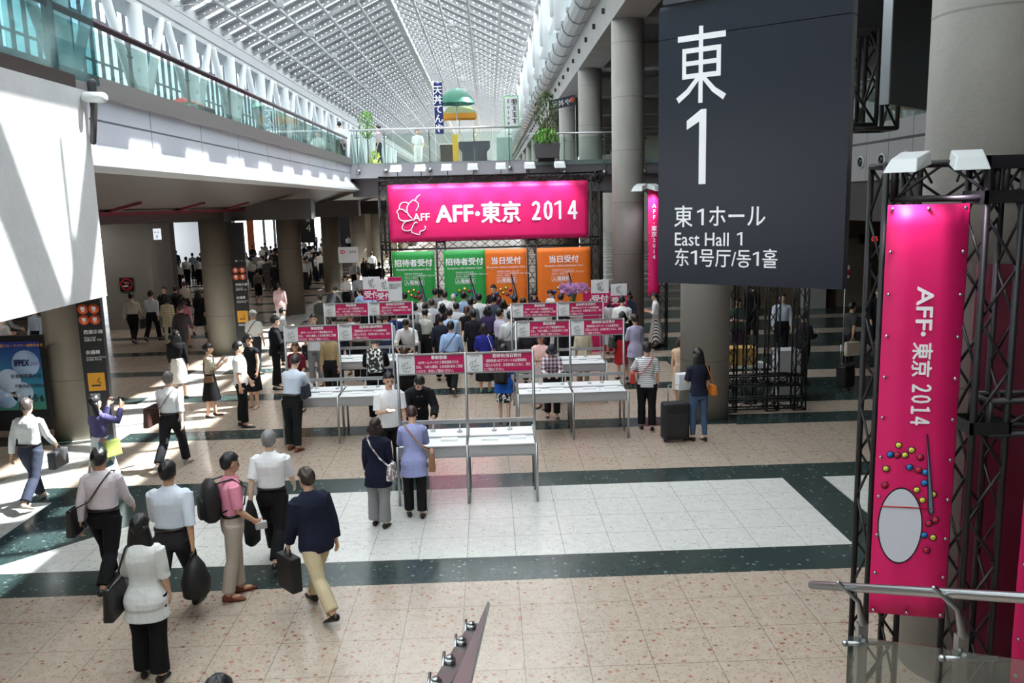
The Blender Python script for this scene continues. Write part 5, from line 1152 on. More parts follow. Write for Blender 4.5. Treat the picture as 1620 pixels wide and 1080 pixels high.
def hand_bag(side, label, m, w=.36, h=.27, d=.1, drop=.07, name='briefcase', soft=False, cat='bag'):
    J = LAST['J']; r = bagroot(name, label, cat); p = J['wri' + side] + J['hd' + side].normalized() * .08; c = p + Vector((0, 0, -drop - h / 2))
    if soft:
        rr = [[c + Vector((d * a * math.cos(2 * PI * k / 18) * .5, w * b * .5 * math.sin(2 * PI * k / 18), z_ * h)) for k in range(18)] for z_, a, b in ((-.5, .5, .6), (-.42, 1.1, 1.0), (-.1, 1.2, .98), (.25, .8, .7), (.5, .3, .3))]
        MB().loft(rr).build('bag_body', m, r)
    else: MB().bbox(c.x, c.y, c.z, d, w, h).build('bag_body', m, r, bevel=.02)
    MB().tube([c + Vector((0, -w * .2, h * .48)), p + Vector((0, -.05, -.005)), p + Vector((0, .05, -.005)), c + Vector((0, w * .2, h * .48))], .009, 8).build('handle', m, r); return r
def backpack(label, m, w=.30, h=.44, z=.28):
    J = LAST['J']; r = bagroot('backpack', label, 'bag'); u_, f_ = J['u'], J['f']; c = J['P'] + u_ * z - f_ * .225
    rr = [ring(c + u_ * q * h, w / 2 * a, .095 * b, u_, f_, 18, .6) for q, a, b in ((-.5, .75, .6), (-.42, .98, 1), (0, 1, 1.1), (.36, .92, .85), (.5, .55, .4))]
    MB().loft(rr).build('bag_body', m, r); MB().loft([ring(c - f_ * .10 + u_ * (q - .12) * h, w * .36 * a, .03, u_, f_, 14, .6) for q, a in ((-.28, .9), (-.2, 1), (.15, 1), (.22, .8))]).build('pocket', m, r)
    for s in (-1, 1): MB().tube([c + Vector((s * .09, 0, 0)) + u_ * h * .42, J['P'] + u_ * .515 + Vector((s * .10, 0, 0)) , J['P'] + u_ * .40 + Vector((s * .115, 0, 0)) + f_ * .145, J['P'] + u_ * .22 + Vector((s * .15, 0, 0)) + f_ * .11, c + Vector((s * .12, 0.06, 0)) - u_ * h * .3], .018, 8, flat=.4).build('strap', m, r)
    return r
def held(name, label, cat, m, side, size, off=(0, 0, 0)):
    J = LAST['J']; r = bagroot(name, label, cat); p = J['wri' + side] + J['hd' + side].normalized() * .10 + Vector(off); MB().bbox(p.x, p.y, p.z, *size).build('sheet' if cat == 'paper' else 'case', m, r, bevel=.003); return r
Wt, Bk, Nv, Gy = (234, 236, 240), (26, 25, 28), (30, 34, 52), (96, 96, 100)
PA = lambda c=Bk, k='pants': (k, c)
# ---------------------------------------------------------------- foreground, left
D = 2
person(222, 813, 1.58, 0, 'holdL', ('tunic', (226, 228, 226)), PA(Bk, 'wide'), ('verylong', HB), 'woman with long black hair in a white frilled top, lowest in the picture', 'f', D)
shoulder_bag('L', 'shiny black shoulder bag of the long haired woman in the white frilled top', BLK, w=.40, h=.34, z=-.02, back=.05, cross=False)
held('leaflet', 'folded white leaflet in the hand of the woman in the white frilled top', 'paper', PAPER, 'L', (.15, .21, .012))
person(157, 708, 1.70, 0, 'walk', ('long', (232, 222, 228)), PA(), ('short', HB), 'man in a pinkish white shirt with a black shoulder strap, walking away', 'm', D)
shoulder_bag('L', 'black satchel on the left hip of the man in the pinkish white shirt', BLK, w=.42, h=.32, z=.0, back=.06)
person(265, 728, 1.74, 0, 'walk2', ('rolled', (216, 224, 236)), PA((48, 48, 52)), ('short', HB), 'man in a pale blue shirt and grey trousers behind the woman in white', 'm', D)
hand_bag('R', 'soft black bag carried low by the man in the pale blue shirt and grey trousers', mat('black_nylon', (26, 25, 27), .6), w=.36, h=.42, d=.24, soft=True, name='carry_bag')
person(367, 716, 1.66, -62, 'carryR', ('short', (238, 152, 176)), PA((184, 172, 160)), ('short', HB), 'man in a pink shirt and beige trousers with a black backpack', 'm', D, shoes=(110, 48, 26))
backpack('black backpack worn by the man in the pink shirt', mat('black_nylon', (26, 25, 27), .6), .32, .46)
held('camera', 'small silver camera held by the man in the pink shirt', 'camera', mat('camera_silver', (190, 188, 190), .35, .4), 'R', (.06, .12, .08))
person(425, 680, 1.70, 0, 'walk', ('short', (240, 241, 243)), PA(), ('short', HG), 'grey haired man in a white shirt and black trousers walking away beside the navy blazer', 'm', D)
hand_bag('L', 'black jacket hanging from the arm of the grey haired man in the white shirt', mat('black_wool', (24, 23, 25), .9), w=.26, h=.56, d=.16, drop=-.1, soft=True, name='folded_jacket', cat='jacket')
person(480, 740, 1.64, 42, 'stride', ('jacket', Nv), PA((206, 190, 156)), ('short', (58, 46, 40)), 'man in a navy blazer and cream trousers striding at the front of the group', 'm', D, shoes=(30, 24, 22))
hand_bag('L', 'upright black briefcase carried by the man in the navy blazer', mat('black_nylon', (26, 25, 27), .6), w=.34, h=.40, d=.13)
person(42, 630, 1.66, -5, 'walk', ('long', (244, 245, 247)), PA((58, 62, 78)), ('short', (84, 72, 70)), 'man in a white shirt and slate trousers at the left edge, facing the poster', 'm', D, shoes=(150, 140, 132))
hand_bag('R', 'grey and black briefcase of the man at the left edge', mat('grey_briefcase', (78, 78, 82), .5), w=.38, h=.27, d=.12)
person(150, 625, 1.58, -30, 'photo', ('long', (98, 92, 138)), ('longskirt', (226, 232, 234), 'tropic'), ('long', (20, 18, 22)), 'woman in a violet cardigan and flowered skirt taking a photograph by the nearest left column', 'f', D)
held('compact_camera', 'compact black camera raised by the woman in the violet cardigan', 'camera', BLK, 'R', (.11, .04, .07), (-.05, .02, .02))
shoulder_bag('R', 'lime green tote bag of the woman in the violet cardigan', mat('lime_leather', (160, 170, 92), .5), w=.30, h=.28, z=-.06, cross=False, strap=False, name='tote_bag')
person(266, 588, 1.68, -5, 'walk2', ('rolled', (242, 243, 245)), PA((34, 34, 38)), ('short', (104, 100, 98)), 'grey haired man in a white shirt with a brown leather bag on his back', 'm', D, shoes=(160, 156, 150))
shoulder_bag('L', 'large brown leather shoulder bag of the grey haired man', mat('brown_leather', (72, 46, 42), .4), w=.44, h=.34, z=.08, back=.12)
person(345, 1068, 1.68, 0, 'stand', ('long', (40, 40, 46)), PA(), ('short', HB), 'person of whom only black hair shows at the very bottom edge', 'm', D)
# ---------------------------------------------------------------- middle left
person(277, 522, 1.60, 10, 'stand2', ('long', Bk), ('skirt', (226, 220, 212)), ('long', HB), 'woman in a black top and cream skirt with long black hair', 'f', 1, shoes=(30, 24, 24))
person(330, 543, 1.56, -75, 'eat', ('short', (206, 198, 180), 'dots'), ('skirt', Bk), ('bun', HB), 'woman in a dotted blouse and short black skirt eating while she stands', 'f', D)
shoulder_bag('R', 'small brown handbag of the woman in the dotted blouse', mat('tan_leather', (120, 84, 56), .5), w=.2, h=.15, z=.02, cross=False, name='handbag')
person(378, 540, 1.72, -80, 'stand2', ('tee', (240, 240, 242)), PA(), ('short', HB), 'man in a white T-shirt and black trousers seen from the side, beside the dotted blouse', 'm', D)
person(393, 530, 1.60, 160, 'stand', ('vest', Bk), ('skirt', Bk), ('bun', (40, 30, 28)), 'woman in a black dress facing the camera beside the white T-shirt', 'f', 1, shoes=(200, 180, 168))
person(400, 490, 1.70, -20, 'stand', ('short', (226, 226, 224)), PA((50, 50, 54)), ('short', HG), 'man in a white cap and white polo shirt by the second left column', 'm', 1, cap=(238, 238, 236))
shoulder_bag('L', 'thin black strap bag of the man in the white cap', BLK, w=.2, h=.16, z=.0)
person(437, 500, 1.76, -70, 'holdR', ('jacket', (24, 24, 28)), PA((24, 24, 28)), ('short', HB), 'man in a black suit facing right at the left end of the writing desks', 'm', 1)
held('envelope', 'white envelope held by the man in the black suit at the left desks', 'paper', PAPER, 'R', (.02, .22, .15))
person(449, 487, 1.58, -60, 'hold', ('long', (232, 232, 236), 'stripe'), PA(), ('short', HB), 'person in a black and white striped top behind the man in the black suit', 'f', 1)
person(441, 447, 1.62, 5, 'stand2', ('longtunic', (222, 186, 190)), PA((190, 186, 186), 'slim'), ('short', (34, 26, 26)), 'woman in a pale pink jacket walking away in the middle distance', 'f', 1)
person(470, 563, 1.72, -15, 'desk', ('long', (216, 228, 244)), PA((32, 33, 36)), ('short', (52, 46, 46)), 'man in a pale blue shirt writing at the left desk, seen from behind', 'm', D, shoes=(122, 66, 44))
shoulder_bag('R', 'dark navy bag on the arm of the man writing in the pale blue shirt', mat('navy_bag', (30, 34, 50), .5), strap=False, w=.26, h=.24, z=.16, name='handbag')
person(495, 497, 1.76, 172, 'stand2', ('tee', (218, 219, 222)), PA((134, 134, 140)), ('short', HB), 'man in a pale grey T-shirt and grey trousers facing the camera behind the left desk', 'm', 1)
MBt = LAST; J_ = LAST['J']; c_ = J_['head']
held('black_jacket', 'black jacket over the arm of the man in the pale grey T-shirt', 'jacket', mat('black_wool', (24, 23, 25), .9), 'R', (.12, .2, .34), (0, -.05, .05))
person(466, 541, 1.50, 165, 'stand2', ('tunic', (96, 24, 42)), ('skirt', (196, 140, 70)), ('bob', (70, 40, 34)), 'woman in a dark red top behind the left desk', 'f', 1)
# ---------------------------------------------------------------- nearest desk
person(615, 590, 1.72, 200, 'holdR', ('tee', (240, 240, 242)), PA(), ('short', HB), 'young man in a white T-shirt with a lanyard at the nearest desk', 'm', D)
held('form_sheet', 'sheet of paper in the hand of the young man in the white T-shirt', 'paper', PAPER, 'R', (.12, .2, .01), (0, .04, .02))
person(594, 661, 1.50, -12, 'stand', ('longtunic', (28, 32, 52)), PA((142, 142, 144), 'wide'), ('bob', (44, 28, 28)), 'woman in a navy top and grey trousers seen from behind at the nearest desk', 'f', D)
shoulder_bag('R', 'patterned grey shoulder bag of the woman in the navy top', cloth((150, 128, 138), 'floral'), w=.26, h=.24, z=.02, back=.14)
person(651, 644, 1.55, 5, 'desk', ('longtunic', (158, 164, 212)), PA(Bk), ('short', (58, 34, 34)), 'woman in a lavender shirt and black trousers writing at the nearest desk', 'f', D)
shoulder_bag('R', 'tan leather shoulder bag of the woman in the lavender shirt', mat('tan_shoulder', (150, 106, 78), .45), w=.28, h=.30, z=-.0, back=.13)
person(665, 600, 1.72, 195, 'bend', ('jacket', (26, 27, 30)), PA((26, 27, 30)), ('short', HB), 'man in a black suit bending over the far side of the nearest desk', 'm', D)
person(638, 548, 1.66, 20, 'stand', ('long', Bk), PA(Bk), ('short', (78, 52, 40)), 'brown haired person in black behind the left sign of the nearest desk', 'm', 1)
person(797, 545, 1.62, -15, 'hold', ('tunic', (40, 96, 196)), ('pencil', (40, 40, 42), 'floral'), ('bob', (34, 24, 28)), 'woman in a bright blue tunic and black and white patterned skirt', 'f', 1)
backpack('black backpack carried by the woman in the bright blue tunic', mat('black_nylon', (26, 25, 27), .6), .30, .46, .2)
person(873, 548, 1.55, 178, 'desk', ('long', (112, 66, 92), 'plaid'), PA((30, 30, 34)), ('bob', (48, 34, 32)), 'person in a plaid shirt and dark beret writing at the right desk', 'f', D, cap=(46, 52, 66))
# ---------------------------------------------------------------- right of the desks
person(1023, 541, 1.66, -8, 'reach', ('tee', (240, 241, 243), 'stripe'), PA(), ('short', HB), 'woman in a black and white striped top leaning on the right desk', 'f', D)
shoulder_bag('L', 'red shoulder bag of the woman in the striped top', mat('red_leather', (176, 48, 42), .45), w=.24, h=.22, z=.14, back=.12)
person(1103, 551, 1.66, 15, 'holdL', ('tee', (34, 38, 54)), PA((70, 92, 122), 'slim'), ('verylong', HB), 'woman with long black hair in a navy T-shirt and jeans before the second column', 'f', D)
shoulder_bag('R', 'orange handbag of the woman in jeans before the second column', mat('orange_leather', (214, 128, 40), .5), w=.26, h=.2, z=.02, cross=False, name='handbag')
held('plastic_bag', 'white plastic bag lying over the black suitcase handle', 'bag', mat('white_plastic', (226, 230, 236), .4), 'L', (.24, .18, .3), (-.02, .1, -.16))
person(1077, 532, 1.46, -10, 'stand', ('vest', (220, 190, 160)), ('skirt', (190, 170, 150)), ('bob', (60, 40, 34)), 'woman with a bun almost hidden behind the second column', 'f', 1)
person(1003, 497, 1.64, 20, 'holdL', ('longtunic', (168, 166, 194)), PA((150, 146, 146)), ('short', (40, 30, 34)), 'woman in a mauve blouse and grey trousers at the end of the right desk', 'f', 1)
person(1033, 463, 1.60, 75, 'hold', ('rolled', (236, 238, 240)), ('longskirt', (210, 204, 200), 'vstripe'), ('short', HB), 'woman in a white blouse and long striped skirt beside the slim truss', 'f', 1)
# ---------------------------------------------------------------- queue before the banners
Q = 'people queuing at the reception counter'
person(713, 508, 1.70, -8, 'walk', ('long', (162, 190, 230)), PA(), ('short', HB), 'man in a blue shirt with a dark diagonal strap walking through the queue', 'm', 1)
shoulder_bag('L', 'narrow dark shoulder bag of the man in the blue shirt', BLK, w=.2, h=.2, z=.0, back=.05)
person(765, 512, 1.58, -10, 'stand2', ('tunic', (44, 48, 138)), ('midi', (30, 28, 32)), ('bob', (30, 22, 26)), 'woman in a royal blue top and long black skirt in the queue', 'f', 1, shoes=(96, 160, 156))
shoulder_bag('R', 'white strap handbag of the woman in the royal blue top', mat('white_leather', (226, 224, 220), .4), w=.2, h=.16, z=-.05, cross=False, name='handbag')
person(710, 488, 1.72, 10, 'hold', ('long', (170, 196, 228)), PA((40, 40, 48)), ('short', (40, 32, 34)), 'broad man in a light blue shirt directly behind the strapped blue shirt', 'm', 1)
person(738, 484, 1.60, -5, 'stand', ('vest', (26, 26, 30)), ('longskirt', (206, 196, 182)), ('pony', (70, 36, 28)), 'woman with a ponytail in a black vest and long beige skirt', 'f', 1)
shoulder_bag('R', 'white handbag on the arm of the woman with the ponytail', mat('white_leather', (226, 224, 220), .4), w=.24, h=.3, z=.18, cross=False, strap=False, name='handbag')
person(792, 488, 1.72, -60, 'stand', ('short', (190, 182, 206)), PA((60, 60, 70)), ('short', HB), 'man in a lilac short sleeved shirt seen from the side', 'm', 1)
person(772, 484, 1.60, -20, 'stand', ('long', (64, 52, 92)), PA(), ('bob', HB), 'woman in a dark purple top beside the lilac shirt', 'f', 1)
person(674, 489, 1.60, -30, 'hold', ('long', (196, 198, 190)), PA(), ('bun', HB), 'woman in a pale grey jacket and black trousers at the left of the queue', 'f', 1)
person(651, 496, 1.56, 20, 'hold', ('long', (30, 32, 40)), PA((186, 186, 190)), ('short', HB), 'person in dark clothes with a large black backpack beside the grey jacket', 'm', 1)
backpack('large black backpack next to the woman in the pale grey jacket', mat('black_nylon', (26, 25, 27), .6), .36, .52, .3)
person(640, 509, 1.75, 175, 'bend', ('rolled', (236, 237, 236)), PA((60, 60, 64)), ('short', HB), 'man in a white shirt bending over the rear left desk', 'm', 1)
person(593, 533, 1.74, 5, 'desk', ('long', (28, 28, 34)), PA((26, 26, 30)), ('short', (70, 74, 80)), 'man in black with a camouflage backpack at the rear left desk', 'm', 1)
backpack('camouflage backpack worn at the rear left desk', cloth((54, 56, 52), 'floral'), .32, .46)
person(806, 492, 1.72, 10, 'stand2', ('long', (214, 216, 216)), PA((90, 90, 100)), ('short', HB), 'man in an off white shirt left of the rear right desk', 'm', 1)
shoulder_bag('L', 'dark diagonal bag of the man in the off white shirt', BLK, w=.22, h=.2, z=.05, back=.05)
for args in (
 (652, 454, 1.62, 10, 'stand', ('long', Bk), PA(), ('verylong', HB), 'woman in black with very long hair before the green banner', 'f'),
 (671, 455, 1.60, -75, 'stand2', ('long', (210, 212, 216)), PA(Nv), ('bob', HB), 'woman in a pale top in profile before the green banner', 'f'),
 (688, 456, 1.72, 0, 'stand', ('long', (128, 132, 136)), PA((50, 50, 60)), ('short', HB), 'man in a grey shirt between the green banners', 'm'),
 (697, 457, 1.66, 20, 'stand', ('short', (234, 234, 236)), PA((50, 50, 60)), ('short', HBR), 'person in a white shirt just right of the grey shirt', 'm'),
 (704, 461, 1.72, -10, 'stand', ('long', (234, 235, 238)), PA(), ('short', HB), 'black haired man in a white shirt left of the white haired person', 'm'),
 (717, 465, 1.62, 0, 'stand', ('long', (232, 230, 226)), PA((90, 90, 96)), ('short', HW), 'white haired person in a white top in the queue', 'm'),
 (733, 461, 1.76, 5, 'stand', ('long', (158, 184, 222)), PA((46, 48, 60)), ('short', HB), 'tall man in a light blue shirt before the green and orange banner', 'm'),
 (745, 471, 1.70, -25, 'stand', ('long', (92, 102, 106)), PA(), ('short', HB), 'man in a dark grey green shirt behind the black vest', 'm'),
 (757, 464, 1.70, 5, 'stand', ('long', (230, 231, 234)), PA(), ('short', HB), 'man in a white shirt left of the beige staff member', 'm'),
 (768, 455, 1.60, 170, 'stand', ('long', (222, 208, 192)), PA((190, 180, 170)), ('bun', (46, 30, 26)), 'staff woman in a beige blouse facing the queue', 'f'),
 (779, 451, 1.76, 150, 'hold', ('long', (44, 34, 38)), PA(), ('short', HB), 'dark clothed man facing left before the orange banner half', 'm'),
 (789, 470, 1.58, 5, 'stand', ('long', (74, 46, 52)), PA(), ('bob', (74, 30, 32)), 'woman in wine red with reddish hair in the queue', 'f'),
 (804, 458, 1.58, 165, 'stand', ('tee', (226, 222, 222)), PA(Gy), ('long', (50, 30, 28)), 'staff woman in a white T-shirt with long brown hair', 'f'),
 (815, 468, 1.70, -20, 'stand', ('long', (232, 234, 238)), PA(), ('short', HB), 'man in a white shirt at the gap between orange banners', 'm'),
 (827, 471, 1.66, 5, 'stand', ('long', (40, 42, 50)), PA(), ('short', HB), 'man in a dark jacket behind the rear right desk sign', 'm'),
 (845, 462, 1.58, 175, 'hold', ('long', (60, 40, 48)), PA(), ('long', HB), 'staff woman in dark clothes looking down before the truss upright', 'f'),
 (868, 459, 1.60, 120, 'hold', ('tee', (230, 224, 222)), PA((50, 50, 60)), ('pony', (54, 36, 30)), 'staff woman in a white top reaching left before the orange banner', 'f'),
 (887, 464, 1.66, 0, 'stand', ('long', (48, 46, 54)), PA(), ('short', (40, 32, 34)), 'person in dark grey left of the right orchids', 'm'),
 (929, 462, 1.60, -10, 'stand', ('long', Bk), PA(), ('bob', HB), 'woman in black right of the orchid bouquet', 'f'),
 (947, 458, 1.60, 60, 'hold', ('long', (40, 36, 40)), PA(), ('pony', (46, 30, 28)), 'woman in black with tied hair before the pink partition', 'f'),
 (957, 461, 1.64, 80, 'stand', ('tee', (240, 178, 140)), PA(Gy), ('bun', HB), 'woman in an apricot top before the pink signs', 'f'),
 (966, 469, 1.62, 5, 'stand', ('long', (206, 204, 212)), ('midi', (180, 180, 190)), ('long', (30, 22, 24)), 'long haired woman in a silvery top before the tall column', 'f'),
 (962, 457, 1.68, 30, 'stand', ('long', (36, 36, 42)), PA(), ('short', HB), 'person in black directly under the right sign pole', 'm'),
 (984, 468, 1.76, -10, 'hold', ('tee', (236, 236, 236)), PA((60, 50, 50)), ('short', HB), 'man in a white shirt with black backpack straps by the tall column', 'm'),
 (994, 461, 1.74, 175, 'hold', ('long', (58, 62, 84)), PA(), ('bob', (40, 28, 26)), 'staff woman in a navy vest facing the camera by the tall column', 'f'),
 (700, 480, 1.60, 0, 'stand', ('long', (52, 34, 40)), PA(), ('bob', HB), 'woman in dark maroon behind the broad light blue shirt', 'f'),
 (665, 466, 1.58, -30, 'stand', ('long', (206, 206, 204)), PA(), ('short', (96, 66, 46)), 'light brown haired person in white near the green banner', 'f'),
 (673, 479, 1.60, -30, 'stand', ('long', (216, 218, 216)), PA(Gy), ('bun', (30, 22, 24)), 'woman in a white cardigan left of the queue centre', 'f'),
 (609, 460, 1.64, 10, 'stand', ('long', (230, 200, 206)), PA(), ('short', HBR), 'person in a pale pink shirt left of the reception signs', 'm'),
 (583, 459, 1.66, 20, 'hold', ('long', (150, 184, 222)), PA(), ('short', (50, 40, 38)), 'man in a sky blue shirt under the left reception sign', 'm'),
 (566, 456, 1.62, 60, 'hold', ('long', (160, 192, 228)), PA(), ('short', (80, 62, 54)), 'person in a powder blue shirt bending left near the orchids', 'm'),
 (566, 497, 1.66, -10, 'stand', ('long', (156, 150, 124)), PA(), ('short', HB), 'person in olive behind the rear left desk signs', 'm'),
 (609, 494, 1.70, -10, 'stand', ('long', (196, 208, 228)), PA((50, 60, 90)), ('short', (76, 62, 56)), 'man in a pale blue striped shirt right of the rear left signs', 'm'),
 (622, 491, 1.62, 15, 'stand', ('long', (40, 58, 112)), PA(), ('short', HB), 'person in a deep blue jacket behind the rear left desk', 'm'),
 (553, 496, 1.60, 175, 'hold', ('long', (236, 236, 238)), PA(Nv), ('bob', (70, 30, 30)), 'woman in white reading papers behind the rear left desk', 'f'),
 (527, 495, 1.74, 10, 'stand', ('jacket', (34, 38, 54)), PA((34, 38, 54)), ('short', HB), 'man in a dark navy suit behind the left signs', 'm'),
 (506, 466, 1.60, 5, 'stand', ('long', (70, 72, 66)), ('skirt', (80, 80, 76)), ('short', (34, 30, 28)), 'dimly lit person in olive grey left of the queue', 'f'),
 (545, 436, 1.60, 172, 'hold', ('long', (214, 212, 206)), PA(), ('bob', (32, 22, 22)), 'woman in a white blouse facing the camera by the third column', 'f'),
 (566, 432, 1.68, 175, 'stand', ('long', (156, 160, 170)), PA(Nv), ('short', (60, 46, 42)), 'man in a grey shirt walking towards the camera', 'm'),
 (583, 416, 1.72, 180, 'stand', ('jacket', (30, 30, 34)), PA((30, 30, 34)), ('short', HB), 'man in a dark suit walking towards the camera by the notice board', 'm'),
 (560, 411, 1.70, 178, 'stand', ('long', (206, 208, 210)), PA(), ('short', HB), 'man in a white shirt facing the camera under the notice board', 'm'),
 (533, 455, 1.68, -30, 'bend', ('long', (60, 60, 64)), PA(), ('short', HB), 'bending man in dark grey beside the white blouse', 'm'),
 (640, 463, 1.66, 10, 'stand', ('long', (60, 62, 70)), PA(), ('short', HB), 'person in dark slate just right of the left notice sign', 'm'),
 (655, 478, 1.60, -10, 'stand', ('long', (190, 190, 196)), PA(Nv), ('bob', HB), 'woman in a silver grey cardigan left of the pale jackets', 'f'),
 (683, 473, 1.68, 0, 'stand', ('long', (200, 206, 214)), PA(), ('short', HBR), 'brown haired man in a pale shirt in the left half of the queue', 'm'),
 (697, 497, 1.62, 10, 'stand', ('long', (40, 42, 56)), PA(), ('short', HB), 'person in midnight blue left of the strapped blue shirt', 'm'),
 (722, 478, 1.66, -10, 'stand', ('long', (214, 216, 220)), PA(), ('short', HB), 'person in an off white shirt in the centre of the queue', 'm'),
 (748, 490, 1.64, 15, 'stand', ('long', (38, 38, 44)), PA(), ('short', HB), 'person in black right of the ponytail', 'm'),
 (781, 466, 1.66, 0, 'stand', ('long', (70, 78, 96)), PA(), ('short', HB), 'man in a steel blue shirt before the orange half of the middle banner', 'm'),
 (796, 474, 1.64, 0, 'stand', ('long', (216, 216, 222)), PA(Gy), ('bob', HB), 'woman in a white cardigan before the all orange banner gap', 'f'),
 (836, 500, 1.62, 0, 'stand', ('long', (52, 50, 58)), PA(), ('short', HB), 'person in dark grey behind the left sign of the rear right desk', 'm'),
 (858, 480, 1.64, 5, 'stand', ('long', (206, 196, 190)), PA(), ('bob', HBR), 'brown haired woman in pale beige behind the rear right desk', 'f'),
 (520, 520, 1.64, 170, 'stand', ('long', (170, 150, 110)), PA(), ('bob', HB), 'person in tan behind the post of the left desk', 'f'),
 (765, 545, 1.0, 0, 'stand', None, None, None, None, None)):
    if args[8]: person(*args[:10], 1 if args[2] and args[8] and 'staff' not in args[8] or True else 0, grp=Q)
person(853, 527, 1.52, 150, 'hold', ('tee', (232, 190, 184)), ('skirt', (200, 190, 186)), ('bob', (50, 36, 32)), 'woman in a pink sleeveless top between the right desks', 'f', 1)
person(922, 512, 1.58, 5, 'stand', ('tunic', (196, 184, 160)), PA((176, 160, 132)), ('bob', (44, 32, 30)), 'woman in beige with a white bag behind the right desk signs', 'f', 1)
shoulder_bag('L', 'silvery white bag of the woman in beige behind the right desk signs', mat('white_leather', (226, 224, 220), .4), w=.34, h=.2, z=.1, cross=False, strap=False, name='handbag')
person(893, 505, 1.66, -5, 'stand', ('long', Bk), PA(), ('short', HB), 'person in black behind the middle post of the rear right desk', 'm', 1)
person(984, 493, 1.64, 10, 'stand', ('long', Bk), ('skirt', (170, 34, 44)), ('bob', HB), 'woman in black with a red skirt at the end of the right desks', 'f', 1)
shoulder_bag('L', 'dark green shoulder bag of the woman with the red skirt', mat('dark_green_bag', (40, 52, 46), .5), w=.36, h=.28, z=.05, cross=False)
# ---------------------------------------------------------------- under the left gallery
for args in (
 (207, 463, 1.72, 5, 'walk', ('long', (206, 200, 186)), PA(), ('short', HB), 'man in a cream shirt with a dark bag walking under the left gallery', 'm'),
 (238, 460, 1.72, 0, 'walk2', ('long', (206, 212, 222)), PA(), ('short', HB), 'man in a pale shirt right of the cream shirt under the gallery', 'm'),
 (263, 468, 1.60, 0, 'stand2', ('longtunic', (196, 176, 96), 'plaid'), PA((200, 196, 190), 'slim'), ('bob', (30, 22, 22)), 'woman in a yellow plaid tunic under the left gallery', 'f'),
 (258, 453, 1.72, 175, 'stand', ('long', (40, 44, 38)), PA(), ('short', HB), 'dark clothed man facing the camera under the left gallery', 'm'),
 (286, 481, 1.66, -5, 'walk', ('long', (58, 52, 54)), PA((60, 56, 58)), ('short', (60, 46, 44)), 'man in charcoal right of the yellow plaid tunic', 'm'),
 (289, 470, 1.60, 0, 'stand2', ('longtunic', (200, 128, 142)), ('skirt', (190, 170, 160)), ('bob', (38, 26, 28)), 'woman in a rose top behind the charcoal shirt', 'f'),
 (277, 452, 1.66, 0, 'stand', ('long', (34, 32, 36)), PA(), ('short', HB), 'person in black beside the man facing the camera', 'm'),
 (291, 445, 1.60, 0, 'stand', ('long', (190, 176, 168)), PA(), ('short', HBR), 'person in a dusty pink top deep under the gallery', 'f'),
 (313, 458, 1.62, 0, 'walk2', ('long', Bk), ('skirt', Bk), ('verylong', HB), 'woman in a black dress with long black hair before the second column', 'f'),
 (280, 413, 1.68, 0, 'stand', ('long', (224, 226, 228)), PA(), ('short', HB), 'man in a white shirt with a black strap, leftmost of the distant trio', 'm'),
 (294, 406, 1.72, 0, 'stand', ('long', (226, 228, 230)), PA(), ('short', HB), 'man in a white shirt with a bag behind him, middle of the distant trio', 'm'),
 (313, 406, 1.70, 0, 'stand', ('long', (226, 228, 230)), PA(), ('short', HB), 'man in a white shirt, rightmost of the distant trio', 'm'),
 (304, 400, 1.72, 0, 'stand', ('long', (160, 182, 210)), PA(), ('short', HB), 'man in a light blue shirt behind the distant trio', 'm'),
 (278, 396, 1.72, 0, 'stand', ('long', (58, 66, 84)), PA(), ('short', HB), 'man in a slate blue jacket behind the distant trio', 'm'),
 (317, 400, 1.70, 10, 'stand', ('long', (40, 36, 38)), ('pants', (140, 70, 44)), ('short', HB), 'person in black with rust coloured trousers by the second column', 'm'),
 (6, 497, 1.66, -30, 'hold', ('tee', (206, 208, 210)), PA(), ('short', HB), 'person in a white T-shirt behind the poster at the left edge', 'm'),
 (24, 488, 1.70, -60, 'bend', ('long', (168, 174, 182)), PA(Nv), ('short', HB), 'person in a grey shirt leaning forward behind the poster', 'm'),
 (52, 484, 1.72, 160, 'stand', ('long', (180, 196, 218)), PA(), ('short', HB), 'man in a blue shirt half hidden by the nearest left column', 'm'),
 (599, 415, 1.70, 20, 'hold', ('jacket', (40, 30, 32)), PA(), ('short', HB), 'person in a black jacket right of the notice board', 'm'),
 (576, 407, 1.66, 170, 'stand', ('long', (50, 46, 48)), PA(), ('long', (40, 28, 24)), 'woman with long hair right of the notice board', 'f'),
 (591, 376, 1.70, 0, 'stand', ('long', (190, 196, 210)), PA(), ('short', HB), 'person in a pale shirt high up left of the truss gantry', 'm'),
 (588, 398, 1.66, 0, 'stand', ('long', (224, 226, 228)), PA(), ('short', HB), 'person in a white shirt right of the fourth left pier', 'm')):
    person(*args[:10], 1 if args[1] > 440 else 0)
    if args[8].startswith('man in a cream'): hand_bag('R', 'dark grey bag of the man in the cream shirt', DARK, w=.32, h=.3, d=.12)
    if 'leftmost' in args[8]: shoulder_bag('R', 'black bag of the leftmost man of the distant trio', BLK, w=.26, h=.2)
    if 'middle of the distant' in args[8]: shoulder_bag('L', 'black bag of the middle man of the distant trio', BLK, w=.4, h=.26, back=.15, z=.0)
